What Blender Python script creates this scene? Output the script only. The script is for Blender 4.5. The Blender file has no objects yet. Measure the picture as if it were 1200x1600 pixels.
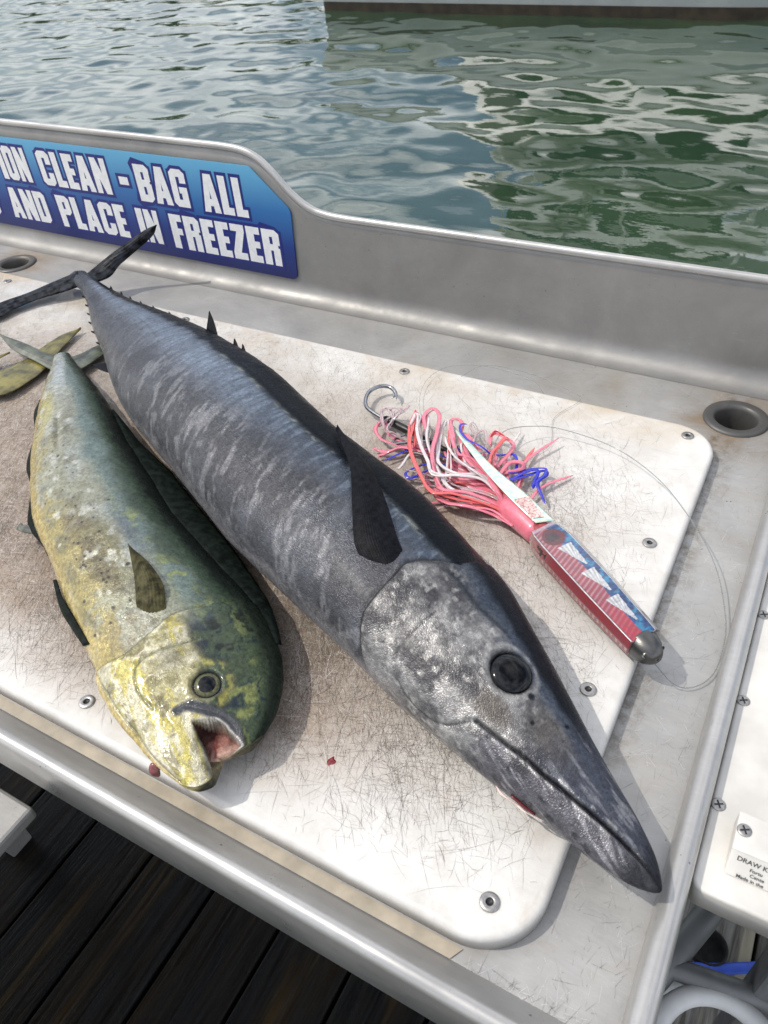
import bpy, bmesh, math, random
import numpy as np
from mathutils import Matrix, Vector
random.seed(7); rng = np.random.default_rng(7)
SC = bpy.context.scene
COL = SC.collection

# ------------------------------------------------------------------ camera
# origin of the place: top of the cutting board is z = 0, x runs along the table, y towards the water
cd = bpy.data.cameras.new('camera'); cam = bpy.data.objects.new('camera', cd); COL.objects.link(cam)
cam.matrix_world = Matrix(((0.87537, -0.27582, 0.39705, 0.0),
                           (0.47901, 0.60600, -0.63507, 0.0),
                           (-0.06545, 0.74612, 0.66259, 0.62), (0, 0, 0, 1)))
cd.sensor_fit = 'VERTICAL'; cd.sensor_height = 36.0; cd.sensor_width = 27.0
cd.lens = 36.0 * 1202 / 1600; cd.clip_start = 0.02; cd.clip_end = 2000
cd.dof.use_dof = True; cd.dof.focus_distance = 0.95; cd.dof.aperture_fstop = 16.0
SC.camera = cam

# ------------------------------------------------------------------ sky and sun
SUN_TO = Vector((-0.61, -0.30, 1.0)).normalized()
EL = math.asin(SUN_TO.z); AZ = math.atan2(SUN_TO.x, SUN_TO.y)
wd = bpy.data.worlds.new('World'); SC.world = wd; wd.use_nodes = True
nt = wd.node_tree; nt.nodes.clear()
out = nt.nodes.new('ShaderNodeOutputWorld'); bg = nt.nodes.new('ShaderNodeBackground')
sky = nt.nodes.new('ShaderNodeTexSky'); sky.sky_type = 'NISHITA'; sky.sun_disc = False
sky.sun_elevation = EL; sky.sun_rotation = AZ; sky.air_density = 1.0; sky.dust_density = 2.2
tc = nt.nodes.new('ShaderNodeTexCoord'); mp = nt.nodes.new('ShaderNodeMapping'); mp.inputs['Scale'].default_value = (1, 1, 2.6)
nz = nt.nodes.new('ShaderNodeTexNoise'); nz.inputs['Scale'].default_value = 2.1; nz.inputs['Detail'].default_value = 6; nz.inputs['Roughness'].default_value = .55
cr = nt.nodes.new('ShaderNodeValToRGB'); cr.color_ramp.elements[0].position = .40; cr.color_ramp.elements[1].position = .62
mx = nt.nodes.new('ShaderNodeMix'); mx.data_type = 'RGBA'; mx.inputs[7].default_value = (13.6, 13.7, 13.9, 1)
nt.links.new(tc.outputs['Generated'], mp.inputs[0]); nt.links.new(mp.outputs[0], nz.inputs['Vector'])
nt.links.new(nz.outputs['Fac'], cr.inputs[0]); nt.links.new(cr.outputs[0], mx.inputs[0])
nt.links.new(sky.outputs[0], mx.inputs[6]); nt.links.new(mx.outputs[2], bg.inputs[0])
bg.inputs[1].default_value = 0.15; nt.links.new(bg.outputs[0], out.inputs[0])
sd = bpy.data.lights.new('sun', 'SUN'); sd.energy = 2.8; sd.angle = math.radians(.6); sd.color = (1, .935, .83)
sun = bpy.data.objects.new('sun', sd); COL.objects.link(sun)
sun.rotation_euler = SUN_TO.to_track_quat('Z', 'Y').to_euler(); sun.location = SUN_TO * 30
SC.view_settings.view_transform = 'Standard'; SC.view_settings.look = 'None'
SC.view_settings.exposure = -0.12; SC.view_settings.gamma = 1.0; SC.view_settings.use_curve_mapping = False
SC.cycles.max_bounces = 8; SC.cycles.transparent_max_bounces = 12
SC.cycles.caustics_reflective = False; SC.cycles.caustics_refractive = False

# ------------------------------------------------------------------ helpers
def tag(o, label=None, cat=None, group=None, kind=None):
    for k, v in (('label', label), ('category', cat), ('group', group), ('kind', kind)):
        if v: o[k] = v
    return o
def empty(name, loc=(0, 0, 0), rz=0):
    o = bpy.data.objects.new(name, None); o.location = loc; o.rotation_euler = (0, 0, rz); o.empty_display_size = .05
    COL.objects.link(o); return o
def link(name, me, parent=None):
    o = bpy.data.objects.new(name, me); COL.objects.link(o)
    if parent is not None:
        o.parent = parent
        loc = parent.matrix_basis.copy(); c, p = parent, parent.parent
        while p is not None: loc = p.matrix_basis @ c.matrix_parent_inverse @ loc; c, p = p, p.parent
        o.matrix_parent_inverse = loc.inverted()
    return o
def mk(name, V, F, mat, parent=None, smooth=True, fm=None):
    """one mesh object from vertex and face lists"""
    me = bpy.data.meshes.new(name)
    me.from_pydata([tuple(map(float, v)) for v in V], [], [tuple(int(i) for i in f) for f in F])
    for m in (mat if isinstance(mat, (list, tuple)) else [mat]): me.materials.append(m)
    me.polygons.foreach_set('use_smooth', [smooth] * len(me.polygons))
    if fm is not None: me.polygons.foreach_set('material_index', fm)
    me.update(); return link(name, me, parent)
def grid_mesh(name, P, mat, parent=None, wrap=False, caps=False, smooth=True, col=None, props=None):
    """dense quad grid P[n, m, 3], optionally closed round m, with end caps"""
    n, m, _ = P.shape
    V = P.reshape(-1, 3)
    i = np.arange(n - 1)[:, None]; j = np.arange(m if wrap else m - 1)[None]
    j2 = (j + 1) % m
    Fq = np.stack([i * m + j, i * m + j2, (i + 1) * m + j2, (i + 1) * m + j], -1).reshape(-1, 4)
    tri = []
    if caps:
        V = np.concatenate([V, P[0].mean(0)[None], P[-1].mean(0)[None]])
        a, b = n * m, n * m + 1
        for k in range(m):
            k2 = (k + 1) % m
            tri += [(a, k2, k), (b, (n - 1) * m + k, (n - 1) * m + k2)]
    me = bpy.data.meshes.new(name)
    nf = len(Fq) + len(tri)
    me.vertices.add(len(V)); me.vertices.foreach_set('co', V.astype(np.float32).ravel())
    loops = np.concatenate([Fq.ravel(), np.array(tri, int).ravel()]).astype(np.int32)
    me.loops.add(len(loops)); me.loops.foreach_set('vertex_index', loops)
    me.polygons.add(nf)
    ls = np.concatenate([np.arange(len(Fq)) * 4, len(Fq) * 4 + np.arange(len(tri)) * 3]).astype(np.int32)
    me.polygons.foreach_set('loop_start', ls)
    me.update(calc_edges=True)
    me.polygons.foreach_set('use_smooth', np.full(nf, smooth))
    me.materials.append(mat)
    if col is not None:
        at = me.color_attributes.new('Col', 'FLOAT_COLOR', 'POINT')
        c = col.reshape(-1, 4)
        if caps: c = np.concatenate([c, col[0].mean(0)[None], col[-1].mean(0)[None]])
        at.data.foreach_set('color', c.astype(np.float32).ravel())
    me.validate(); me.update()
    return link(name, me, parent)
def box_data(x0, x1, y0, y1, z0, z1):
    V = [(x0, y0, z0), (x1, y0, z0), (x1, y1, z0), (x0, y1, z0), (x0, y0, z1), (x1, y0, z1), (x1, y1, z1), (x0, y1, z1)]
    return V, [(0, 3, 2, 1), (4, 5, 6, 7), (0, 1, 5, 4), (1, 2, 6, 5), (2, 3, 7, 6), (3, 0, 4, 7)]
def bevel_box(name, x0, x1, y0, y1, z0, z1, mat, parent=None, r=.004, seg=2):
    bm = bmesh.new(); V, F = box_data(x0, x1, y0, y1, z0, z1)
    vs = [bm.verts.new(v) for v in V]
    for f in F: bm.faces.new([vs[i] for i in f])
    bmesh.ops.bevel(bm, geom=bm.edges[:], offset=r, segments=seg, profile=.5, affect='EDGES')
    me = bpy.data.meshes.new(name); bm.to_mesh(me); bm.free(); me.materials.append(mat)
    return link(name, me, parent)
def frames(P):
    P = np.asarray(P, float); T = np.gradient(P, axis=0); T /= np.linalg.norm(T, axis=1)[:, None] + 1e-12
    up = np.array([0, 0, 1.0]) if abs(T[0][2]) < .9 else np.array([1.0, 0, 0])
    N = []; n = up - T[0] * (up @ T[0]); n /= np.linalg.norm(n)
    for t in T:
        n = n - t * (n @ t); n /= np.linalg.norm(n) + 1e-12; N.append(n)
    N = np.array(N); return T, N, np.cross(T, N)
def tube(name, P, r, mat, parent=None, k=10, flat=1.0, caps=True):
    P = np.asarray(P, float); T, N, B = frames(P); r = np.broadcast_to(np.asarray(r, float), (len(P),))
    a = np.linspace(0, 2 * np.pi, k, endpoint=False)
    G = P[:, None] + r[:, None, None] * (np.cos(a)[None, :, None] * N[:, None] * flat + np.sin(a)[None, :, None] * B[:, None])
    return grid_mesh(name, G, mat, parent, wrap=True, caps=caps)
def spline(P, n):
    """Catmull-Rom through the points, n samples"""
    P = np.asarray(P, float)
    if len(P) == 2: return P[0] + (P[1] - P[0]) * np.linspace(0, 1, n)[:, None]
    Q = np.concatenate([[2 * P[0] - P[1]], P, [2 * P[-1] - P[-2]]])
    u = np.linspace(0, len(P) - 1 - 1e-9, n); i = u.astype(int); f = (u - i)[:, None]
    a, b, c, d = Q[i], Q[i + 1], Q[i + 2], Q[i + 3]
    return .5 * (2 * b + (c - a) * f + (2 * a - 5 * b + 4 * c - d) * f ** 2 + (3 * b - a - 3 * c + d) * f ** 3)
def lathe(name, prof, mat, parent=None, loc=(0, 0, 0), k=32, fm=None, smooth=True):
    a = np.linspace(0, 2 * np.pi, k, endpoint=False); pr = np.asarray(prof, float)
    G = np.stack([pr[:, 0][:, None] * np.cos(a) + loc[0], pr[:, 0][:, None] * np.sin(a) + loc[1], np.broadcast_to(pr[:, 1][:, None], (len(pr), k)) + loc[2]], -1)
    o = grid_mesh(name, G, mat if not isinstance(mat, list) else mat[0], parent, wrap=True, smooth=smooth)
    if isinstance(mat, list):
        for m in mat[1:]: o.data.materials.append(m)
        o.data.polygons.foreach_set('material_index', np.repeat(fm, k)); o.data.update()
    return o
def patch(name, A, B, mat, parent=None, n=28, m=9, thick=.0012, bulge=0.0, ridge=0.0, ridges=9, jag=0.0, root=1.0):
    """thin two-sided fin between two edge curves, with ray ridges and a tapering thickness"""
    A = spline(A, n); B = spline(B, n); v = np.linspace(0, 1, m)[None, :, None]
    G = A[:, None] * (1 - v) + B[:, None] * v
    du = np.gradient(G, axis=0); dv = np.gradient(G, axis=1); N = np.cross(du, dv); N /= np.linalg.norm(N, axis=-1, keepdims=True) + 1e-12
    if N[..., 2].mean() < 0: N = -N
    off = bulge * np.sin(np.pi * v) + ridge * np.sin(v * ridges * 2 * np.pi)
    if jag: G[-1] += rng.normal(0, jag, G[-1].shape)
    G = G + N * off
    th = thick * (.35 + np.sin(np.pi * v)) * (1 + (root - 1) * (1 - np.linspace(0, 1, n)[:, None, None]) ** 5)
    up, dn = G + N * th, G - N * th
    ring = np.concatenate([up, dn[:, ::-1]], 1)
    return grid_mesh(name, ring, mat, parent, wrap=True, caps=True)

# numpy value noise for painting and denting the fish
def _h(i, j, k, s):
    n = (i * 374761393 + j * 668265263 + k * 2147483647 + s * 144665) & 0xffffffff
    n = ((n ^ (n >> 13)) * 1274126177) & 0xffffffff
    return ((n ^ (n >> 16)) & 0xffff) / 65535.0
def vn(x, y, z=0.0, s=0):
    x, y, z = np.broadcast_arrays(np.asarray(x, float), np.asarray(y, float), np.asarray(z, float))
    i, j, k = (np.floor(c).astype(np.int64) for c in (x, y, z))
    f = [c - np.floor(c) for c in (x, y, z)]; f = [c * c * c * (c * (c * 6 - 15) + 10) for c in f]
    r = 0
    for a in (0, 1):
        for b in (0, 1):
            w = (f[0] if a else 1 - f[0]) * (f[1] if b else 1 - f[1])
            r = r + w * ((1 - f[2]) * _h(i + a, j + b, k, s) + f[2] * _h(i + a, j + b, k + 1, s))
    return r
def fbm(x, y, z=0.0, o=4, s=0, g=.55):
    r = 0; a = 1; t = 0
    for q in range(o):
        r = r + a * vn(x * 2 ** q + 3.7 * q, y * 2 ** q - 1.3 * q, z, s + q); t += a; a *= g
    return r / t
def sst(a, b, x):
    t = np.clip((x - a) / (b - a), 0, 1); return t * t * (3 - 2 * t)
def lerp(c, d, f): return c + (np.asarray(d, float) - c) * np.asarray(f)[..., None]
def pdist(x, y, L):
    """distance and signed side to a polyline"""
    L = np.asarray(L, float); best = np.full(x.shape, 9.0); side = np.zeros(x.shape)
    for (ax, ay), (bx, by) in zip(L[:-1], L[1:]):
        dx, dy = bx - ax, by - ay; t = np.clip(((x - ax) * dx + (y - ay) * dy) / (dx * dx + dy * dy + 1e-12), 0, 1)
        d = np.hypot(x - ax - t * dx, y - ay - t * dy); m = d < best
        best = np.where(m, d, best); side = np.where(m, np.sign((x - ax) * dy - (y - ay) * dx), side)
    return best, side

# ------------------------------------------------------------------ materials
def new_mat(name):
    m = bpy.data.materials.new(name); m.use_nodes = True
    return m, m.node_tree, m.node_tree.nodes['Principled BSDF']
def srgb(r, g, b):
    return tuple(((c / 255) / 12.92 if c < 10 else ((c / 255 + .055) / 1.055) ** 2.4) for c in (r, g, b)) + (1,)
class NG:
    """small node-graph writer"""
    def __init__(s, tree): s.t = tree
    def n(s, typ, **kw):
        nd = s.t.nodes.new(typ)
        for k, v in kw.items(): setattr(nd, k, v)
        return nd
    def set(s, sock, v):
        if hasattr(v, 'is_output'): s.t.links.new(v, sock)
        else: sock.default_value = v
    def noise(s, vec, scale, detail=4, rough=.55, dist=0.0):
        nd = s.n('ShaderNodeTexNoise'); s.set(nd.inputs['Vector'], vec); nd.inputs['Scale'].default_value = scale
        nd.inputs['Detail'].default_value = detail; nd.inputs['Roughness'].default_value = rough; nd.inputs['Distortion'].default_value = dist
        return nd.outputs['Fac']
    def ramp(s, f, p0, p1, c0=(0, 0, 0, 1), c1=(1, 1, 1, 1)):
        nd = s.n('ShaderNodeValToRGB'); e = nd.color_ramp.elements; e[0].position = p0; e[1].position = p1; e[0].color = c0; e[1].color = c1
        s.set(nd.inputs[0], f); return nd.outputs[0]
    def mix(s, f, a, b, mode='MIX'):
        nd = s.n('ShaderNodeMix', data_type='RGBA', blend_type=mode); s.set(nd.inputs[0], f); s.set(nd.inputs[6], a); s.set(nd.inputs[7], b); return nd.outputs[2]
    def math(s, op, a, b=0.0, clamp=False):
        nd = s.n('ShaderNodeMath', operation=op, use_clamp=clamp); s.set(nd.inputs[0], a); s.set(nd.inputs[1], b); return nd.outputs[0]
    def mapr(s, f, a, b, c, d):
        nd = s.n('ShaderNodeMapRange'); s.set(nd.inputs[0], f)
        for i, v in zip((1, 2, 3, 4), (a, b, c, d)): nd.inputs[i].default_value = v
        return nd.outputs[0]
    def obj(s): return s.n('ShaderNodeTexCoord').outputs['Object']
    def map(s, vec, scale=(1, 1, 1), loc=(0, 0, 0), rot=(0, 0, 0)):
        nd = s.n('ShaderNodeMapping'); s.set(nd.inputs[0], vec); nd.inputs['Scale'].default_value = scale; nd.inputs['Location'].default_value = loc; nd.inputs['Rotation'].default_value = rot
        return nd.outputs[0]
    def sep(s, vec):
        nd = s.n('ShaderNodeSeparateXYZ'); s.set(nd.inputs[0], vec); return nd.outputs
    def bump(s, h, strength=.3, dist=.001):
        nd = s.n('ShaderNodeBump'); s.set(nd.inputs['Height'], h); nd.inputs['Strength'].default_value = strength; nd.inputs['Distance'].default_value = dist
        return nd.outputs[0]
def simple(name, col, rough=.5, metal=0.0, var=.15, scale=40, bump=0.0, coat=0.0, sss=0.0, trans=0.0, alpha=1.0, spec=.5):
    m, t, b = new_mat(name); g = NG(t); v = g.obj(); n = g.noise(v, scale)
    c = tuple(col[:3]) + (1,)
    dk = tuple(x * (1 - var) for x in c[:3]) + (1,); lt = tuple(min(1, x * (1 + var)) for x in c[:3]) + (1,)
    t.links.new(g.ramp(n, .35, .65, dk, lt), b.inputs['Base Color'])
    t.links.new(g.mapr(g.noise(v, scale * 2.3), .3, .7, max(.02, rough * .8), min(1, rough * 1.2)), b.inputs['Roughness'])
    b.inputs['Metallic'].default_value = metal; b.inputs['Coat Weight'].default_value = coat; b.inputs['Coat Roughness'].default_value = .08
    b.inputs['Specular IOR Level'].default_value = spec
    if sss: b.inputs['Subsurface Weight'].default_value = sss; b.inputs['Subsurface Radius'].default_value = (.004, .002, .002); b.inputs['Subsurface Scale'].default_value = 1
    if trans: b.inputs['Transmission Weight'].default_value = trans
    if alpha < 1: b.inputs['Alpha'].default_value = alpha
    if bump: t.links.new(g.bump(g.noise(v, scale * 4), bump, .001), b.inputs['Normal'])
    return m

def mat_metal(name, base=.56, rough=.42, stain=1.0, metal=.75, dirt=False):
    """worn aluminium sheet: cloudy oxide, fine scratches, dark specks, brown grime"""
    m, t, b = new_mat(name); g = NG(t); v = g.obj()
    cloud = g.noise(v, 5.5, 5, .6, .6); fine = g.noise(g.map(v, (1, 3.5, 1)), 60, 5, .65)
    col = g.ramp(cloud, .3, .72, (base * .80, base * .79, base * .775, 1), (base * 1.13, base * 1.12, base * 1.10, 1))
    col = g.mix(g.mapr(fine, .35, .75, 0, .22), col, (base * .6, base * .59, base * .57, 1))
    sc = g.noise(g.map(v, (7, 90, 40), rot=(0, 0, .5)), 9, 3, .5); sc2 = g.noise(g.map(v, (80, 6, 40), rot=(0, 0, -.35)), 9, 3, .5)
    col = g.mix(g.mapr(sc, .66, .72, 0, .35), col, (base * 1.25, base * 1.25, base * 1.25, 1))
    col = g.mix(g.mapr(sc2, .68, .74, 0, .4), col, (base * .45, base * .44, base * .42, 1))
    sp = g.n('ShaderNodeTexVoronoi'); t.links.new(v, sp.inputs['Vector']); sp.inputs['Scale'].default_value = 120
    spm = g.math('MULTIPLY', g.mapr(g.math('ADD', sp.outputs['Distance'], g.mapr(g.noise(v, 300, 3), .3, .7, -.08, .10)), .06, .12, 1, 0), g.mapr(g.noise(v, 22, 2), .56, .62, 0, 1))
    col = g.mix(g.math('MULTIPLY', spm, .75), col, (.05, .045, .04, 1))
    gr = g.math('MULTIPLY', g.mapr(g.noise(v, 3.2, 6, .7, 1.2), .5, .78, 0, .75), stain, True)
    col = g.mix(gr, col, (.30, .235, .155, 1))
    if dirt:      # black grime packed along the board edge, rust round the drains
        x, y, z = g.sep(v); e = g.math('MULTIPLY', g.mapr(x, -.044, -.010, 1, 0), g.mapr(x, -.06, -.05, 0, 1)); dn = g.noise(v, 55, 6, .75)
        e = g.math('MULTIPLY', g.math('MULTIPLY', e, g.mapr(y, .30, .46, .15, 1)), g.mapr(dn, .44, .62, 0, .9), True); col = g.mix(e, col, (.14, .11, .075, 1))
        for cx, cy in ((-.0316, .985), (-1.482, .984)):
            d = g.n('ShaderNodeVectorMath', operation='DISTANCE'); t.links.new(v, d.inputs[0]); d.inputs[1].default_value = (cx, cy, -.02)
            e = g.math('MULTIPLY', g.mapr(d.outputs['Value'], .043, .115, 1, 0), g.mapr(g.noise(v, 17, 6, .7, .6), .40, .66, .1, 1), True); col = g.mix(g.math('MULTIPLY', e, .8), col, (.27, .185, .10, 1))
    t.links.new(col, b.inputs['Base Color'])
    b.inputs['Metallic'].default_value = metal
    r = g.mapr(g.noise(v, 16, 5, .7), .3, .7, rough * .78, rough * 1.3)
    t.links.new(r, b.inputs['Roughness'])
    bm_ = g.n('ShaderNodeBump'); t.links.new(g.noise(g.map(v, (1.6, 1, 1)), 4.2, 2, .4), bm_.inputs['Height']); bm_.inputs['Strength'].default_value = .45; bm_.inputs['Distance'].default_value = .02
    b2 = g.n('ShaderNodeBump'); t.links.new(g.math('ADD', g.math('MULTIPLY', fine, .4), cloud), b2.inputs['Height']); b2.inputs['Strength'].default_value = .18; b2.inputs['Distance'].default_value = .002; t.links.new(bm_.outputs[0], b2.inputs['Normal'])
    t.links.new(b2.outputs[0], b.inputs['Normal'])
    return m
M_DECK = mat_metal('aluminium_deck', .42, .48, .6, .45, True)
M_SPLASH = mat_metal('aluminium_backsplash', .285, .50, .12, .42)
M_RIM = mat_metal('aluminium_rim', .46, .32, .12, .55)
M_DRAIN = mat_metal('drain_metal', .11, .45, .35, .4)
M_STEEL = simple('screw_steel', (.36, .35, .34), .38, .9, .15, 300)
M_DARK = simple('dark_recess', (.012, .012, .012), .5, 0, .2, 200)

def mat_board():
    m, t, b = new_mat('white_plastic_board'); g = NG(t); v = g.obj(); x, y, z = g.sep(v)
    n1 = g.noise(v, 6, 6, .65, .5); n2 = g.noise(v, 28, 5, .7); n3 = g.noise(g.map(v, (240, 28, 1), rot=(0, 0, .35)), 1, 4, .7); n4 = g.noise(g.map(v, (28, 240, 1), rot=(0, 0, .5)), 1, 4, .7)
    # where the knives have worked: the middle and the near half of the board
    wx = g.mapr(x, -.10, -.32, 0, 1); wy = g.mapr(y, .212, .30, 0, 1); wb = g.mapr(y, .85, .56, .22, 1)
    wear = g.math('MULTIPLY', g.math('MULTIPLY', wx, wy), wb)
    wearn = g.math('ADD', wear, g.mapr(n1, .3, .7, -.22, .35), True)
    col = g.ramp(n2, .3, .7, (.56, .55, .525, 1), (.68, .672, .655, 1))
    col = g.mix(g.math('MULTIPLY', wearn, .9), col, (.29, .222, .168, 1))
    col = g.mix(g.math('MULTIPLY', g.mapr(n3, .55, .75, 0, .8), wearn), col, (.25, .18, .12, 1))
    col = g.mix(g.math('MULTIPLY', g.mapr(n4, .58, .75, 0, .6), wearn), col, (.80, .76, .70, 1))
    # ochre grime along the back edge
    bk = g.math('MULTIPLY', g.mapr(y, .84, .915, 0, 1), g.mapr(n1, .42, .62, 0, .7))
    col = g.mix(bk, col, (.50, .40, .27, 1))
    blot = g.mapr(g.noise(v, 13, 6, .75, .8), .56, .72, 0, .35); col = g.mix(blot, col, (.42, .34, .27, 1))
    t.links.new(col, b.inputs['Base Color'])
    wet = g.math('MULTIPLY', g.mapr(g.noise(v, 8.5, 3, .5, 1.2), .47, .52, 0, 1), g.mapr(x, -.62, -.85, 0, 1))
    r = g.mix(wet, g.mapr(n2, .3, .7, .36, .58), (.07, .07, .07, 1)); t.links.new(r, b.inputs['Roughness'])
    b.inputs['Specular IOR Level'].default_value = .45
    h = g.math('ADD', g.math('MULTIPLY', n3, .5), g.math('MULTIPLY', n4, .5)); h = g.math('MULTIPLY', h, g.math('SUBTRACT', 1.0, wet))
    t.links.new(g.bump(h, .25, .0015), b.inputs['Normal'])
    return m
M_BOARD = mat_board()

# ------------------------------------------------------------------ water
def build_water():
    def axis(lo, hi, step, far):
        a = np.arange(lo, hi, step); g = step * 1.16 ** np.arange(1, 60)
        L = lo - np.cumsum(g); R_ = a[-1] + np.cumsum(g)
        return np.concatenate([L[(L > -far)][::-1], a, R_[R_ < far]])
    X = axis(-20, 4.5, .045, 700); Y = axis(2.6, 14.6, .035, 700)
    Y = Y[Y > -60]
    xx, yy = np.meshgrid(X, Y, indexing='ij'); z = np.zeros_like(xx)
    r = np.random.default_rng(3)
    for k in range(72):
        lam = .24 * (11.0 ** r.random()); ang = r.normal(1.35, .55); kk = 2 * np.pi / lam
        slope = .0085 * (1.2 if .4 < lam < 1.3 else .75)
        z += slope / kk * np.sin(kk * (xx * np.cos(ang) + yy * np.sin(ang)) + r.random() * 6.28 + .8 * np.sin(xx * .7 + k) + .8 * np.sin(yy * .6 + 2 * k))
    calm = .65 + .6 * fbm(xx * .23, yy * .35, 0, 3, 5)
    fade = sst(34, 20, np.hypot(xx + 7, yy - 8)); z = z * fade * calm - 1.70
    m, t, b = new_mat('harbour_water'); g = NG(t); v = g.obj()
    c = g.ramp(g.noise(v, .6, 3), .35, .65, (.017, .040, .022, 1), (.028, .056, .028, 1))
    t.links.new(c, b.inputs['Base Color']); b.inputs['Roughness'].default_value = .025; b.inputs['IOR'].default_value = 1.75
    b.inputs['Specular IOR Level'].default_value = 1.0
    t.links.new(g.bump(g.noise(g.map(v, (1, 1.6, 1)), 9, 2, .5), 0.03, .03), b.inputs['Normal'])
    tag(grid_mesh('water', np.stack([xx, yy, z], -1), m), kind='structure')
build_water()

# ------------------------------------------------------------------ dock
def mat_plank(name, a, b_, grime, rough):
    m, t, b = new_mat(name); g = NG(t)
    v = g.obj(); oi = g.n('ShaderNodeObjectInfo').outputs['Random']
    vv = g.n('ShaderNodeVectorMath', operation='ADD'); t.links.new(v, vv.inputs[0])
    cb = g.n('ShaderNodeCombineXYZ'); t.links.new(g.math('MULTIPLY', oi, 37.0), cb.inputs[1]); t.links.new(g.math('MULTIPLY', oi, 11.0), cb.inputs[0]); t.links.new(cb.outputs[0], vv.inputs[1]); v2 = vv.outputs[0]
    gr = g.noise(g.map(v2, (1, .055, 1)), 75, 6, .68, .6); big = g.noise(g.map(v2, (1, .2, 1)), 9, 4, .6); kn = g.noise(g.map(v2, (1, .35, 1)), 6, 2, .5, 2.5)
    col = g.ramp(gr, .34, .66, a, b_)
    col = g.mix(g.mapr(big, .45, .7, 0, .7), col, grime)
    col = g.mix(g.mapr(kn, .62, .7, 0, .6), col, tuple(x * .5 for x in a[:3]) + (1,))
    stk = g.noise(g.map(v2, (1, .035, 1)), 42, 3, .5, .3); col = g.mix(g.math('MULTIPLY', g.mapr(stk, .56, .66, 0, 1), g.mapr(big, .42, .6, 0, .8)), col, tuple(x * 2.6 for x in grime[:3]) + (1,))
    t.links.new(col, b.inputs['Base Color']); t.links.new(g.mapr(gr, .3, .7, rough * .7, rough * 1.2), b.inputs['Roughness'])
    b.inputs['Specular IOR Level'].default_value = .25; t.links.new(g.bump(gr, .7, .004), b.inputs['Normal']); return m
M_PLANK_WET_SHADED = mat_plank('wet_shaded_plank', (.0018, .0018, .0022, 1), (.009, .0085, .008, 1), (.018, .0105, .003, 1), .45)  # near-black because the shade under the table is painted into the colour
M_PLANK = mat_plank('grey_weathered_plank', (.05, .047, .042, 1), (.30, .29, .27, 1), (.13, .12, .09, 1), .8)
dock = bevel_box('dock', -3.2, 1.6, -2.2, 1.12, -1.25, -1.00, simple('dock_joist', (.03, .026, .02), .8, 0, .3, 12)); tag(dock, kind='structure')
_pl = {}
for i in range(-18, 10):
    x0 = -.386 + i * .1605
    wet = x0 < -.06  # planks below the table take the copy with shade in its colour
    if wet not in _pl:
        p = bevel_box('plank', 0, .1535, -2.2, 1.14, -.998, -.95, M_PLANK_WET_SHADED if wet else M_PLANK, None, .005)
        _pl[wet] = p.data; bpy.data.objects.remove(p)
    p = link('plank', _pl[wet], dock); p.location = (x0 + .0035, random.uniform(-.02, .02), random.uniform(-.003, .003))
# ------------------------------------------------------------------ far shore and its trees (seen as dark streaks in the ripples)
land = mk('shore', [(-140, 58, -1.75), (20, 66, -1.75), (40, 200, -1.75), (-140, 200, -1.75), (-140, 61, -.9), (20, 69, -.9), (40, 200, -.5), (-140, 200, -.5)],
          [(0, 1, 5, 4), (4, 5, 6, 7), (1, 2, 6, 5), (3, 0, 4, 7)], simple('shore_grass', (.05, .07, .025), .9, 0, .3, .6), None, False); tag(land, kind='structure')
M_LEAF = simple('leaf', (.045, .075, .022), .55, 0, .45, 1.5); M_BARK = simple('bark', (.09, .07, .05), .9, 0, .3, 6)
TREE_LABELS = ['leftmost broad tree on the far shore', 'tall narrow tree second from the left on the far shore', 'low round tree third from the left on the far shore',
               'wide tree fourth from the left on the far shore', 'tall tree fifth from the left on the far shore', 'small tree sixth from the left on the far shore',
               'broad tree third from the right on the far shore', 'narrow tree second from the right on the far shore', 'rightmost tall tree on the far shore']
for k, lab in enumerate(TREE_LABELS):
    tx = -92 + k * 9.5 + random.uniform(-2, 2); ty = 66 + random.uniform(0, 6); hgt = random.uniform(4.5, 8); wdt = random.uniform(2.6, 4.4)
    tr = empty('tree', (tx, ty, -1)); tag(tr, lab, 'tree', 'trees on the far shore')
    tk = np.linspace(0, 1, 7)[:, None] * np.array([random.uniform(-.5, .5), 0, hgt * .8]) + np.array([tx, ty, -1])
    trunk = tube('trunk', tk, np.linspace(.3, .06, 7), M_BARK, tr, 8)
    for q in range(5):
        an = q * 1.3 + k; st = tk[2 + q % 4]; tube('limb', np.array([st, st + np.array([math.cos(an), math.sin(an), .8]) * 1.1, st + np.array([math.cos(an), math.sin(an), 1.1]) * 2.0]), [.1, .07, .03], M_BARK, trunk, 6)
    nL = 2600; cl = rng.normal(0, 1, (26, 3)); cl /= np.linalg.norm(cl, axis=1)[:, None]; cl = cl * rng.uniform(.35, 1, (26, 1)) * np.array([wdt, wdt, hgt * .42]) + np.array([tx, ty, hgt * .62 - 1])
    c = cl[rng.integers(0, 26, nL)] + rng.normal(0, .55, (nL, 3)); u_ = rng.normal(0, 1, (nL, 3)); u_ /= np.linalg.norm(u_, axis=1)[:, None]; w_ = np.cross(u_, rng.normal(0, 1, (nL, 3))); w_ /= np.linalg.norm(w_, axis=1)[:, None]
    sz = rng.uniform(.14, .30, (nL, 1)); V = np.stack([c - u_ * sz, c + w_ * sz * .6, c + u_ * sz, c - w_ * sz * .6], 1).reshape(-1, 3)
    mk('crown', V, np.arange(nL * 4).reshape(-1, 4), M_LEAF, tr, False)

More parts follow.
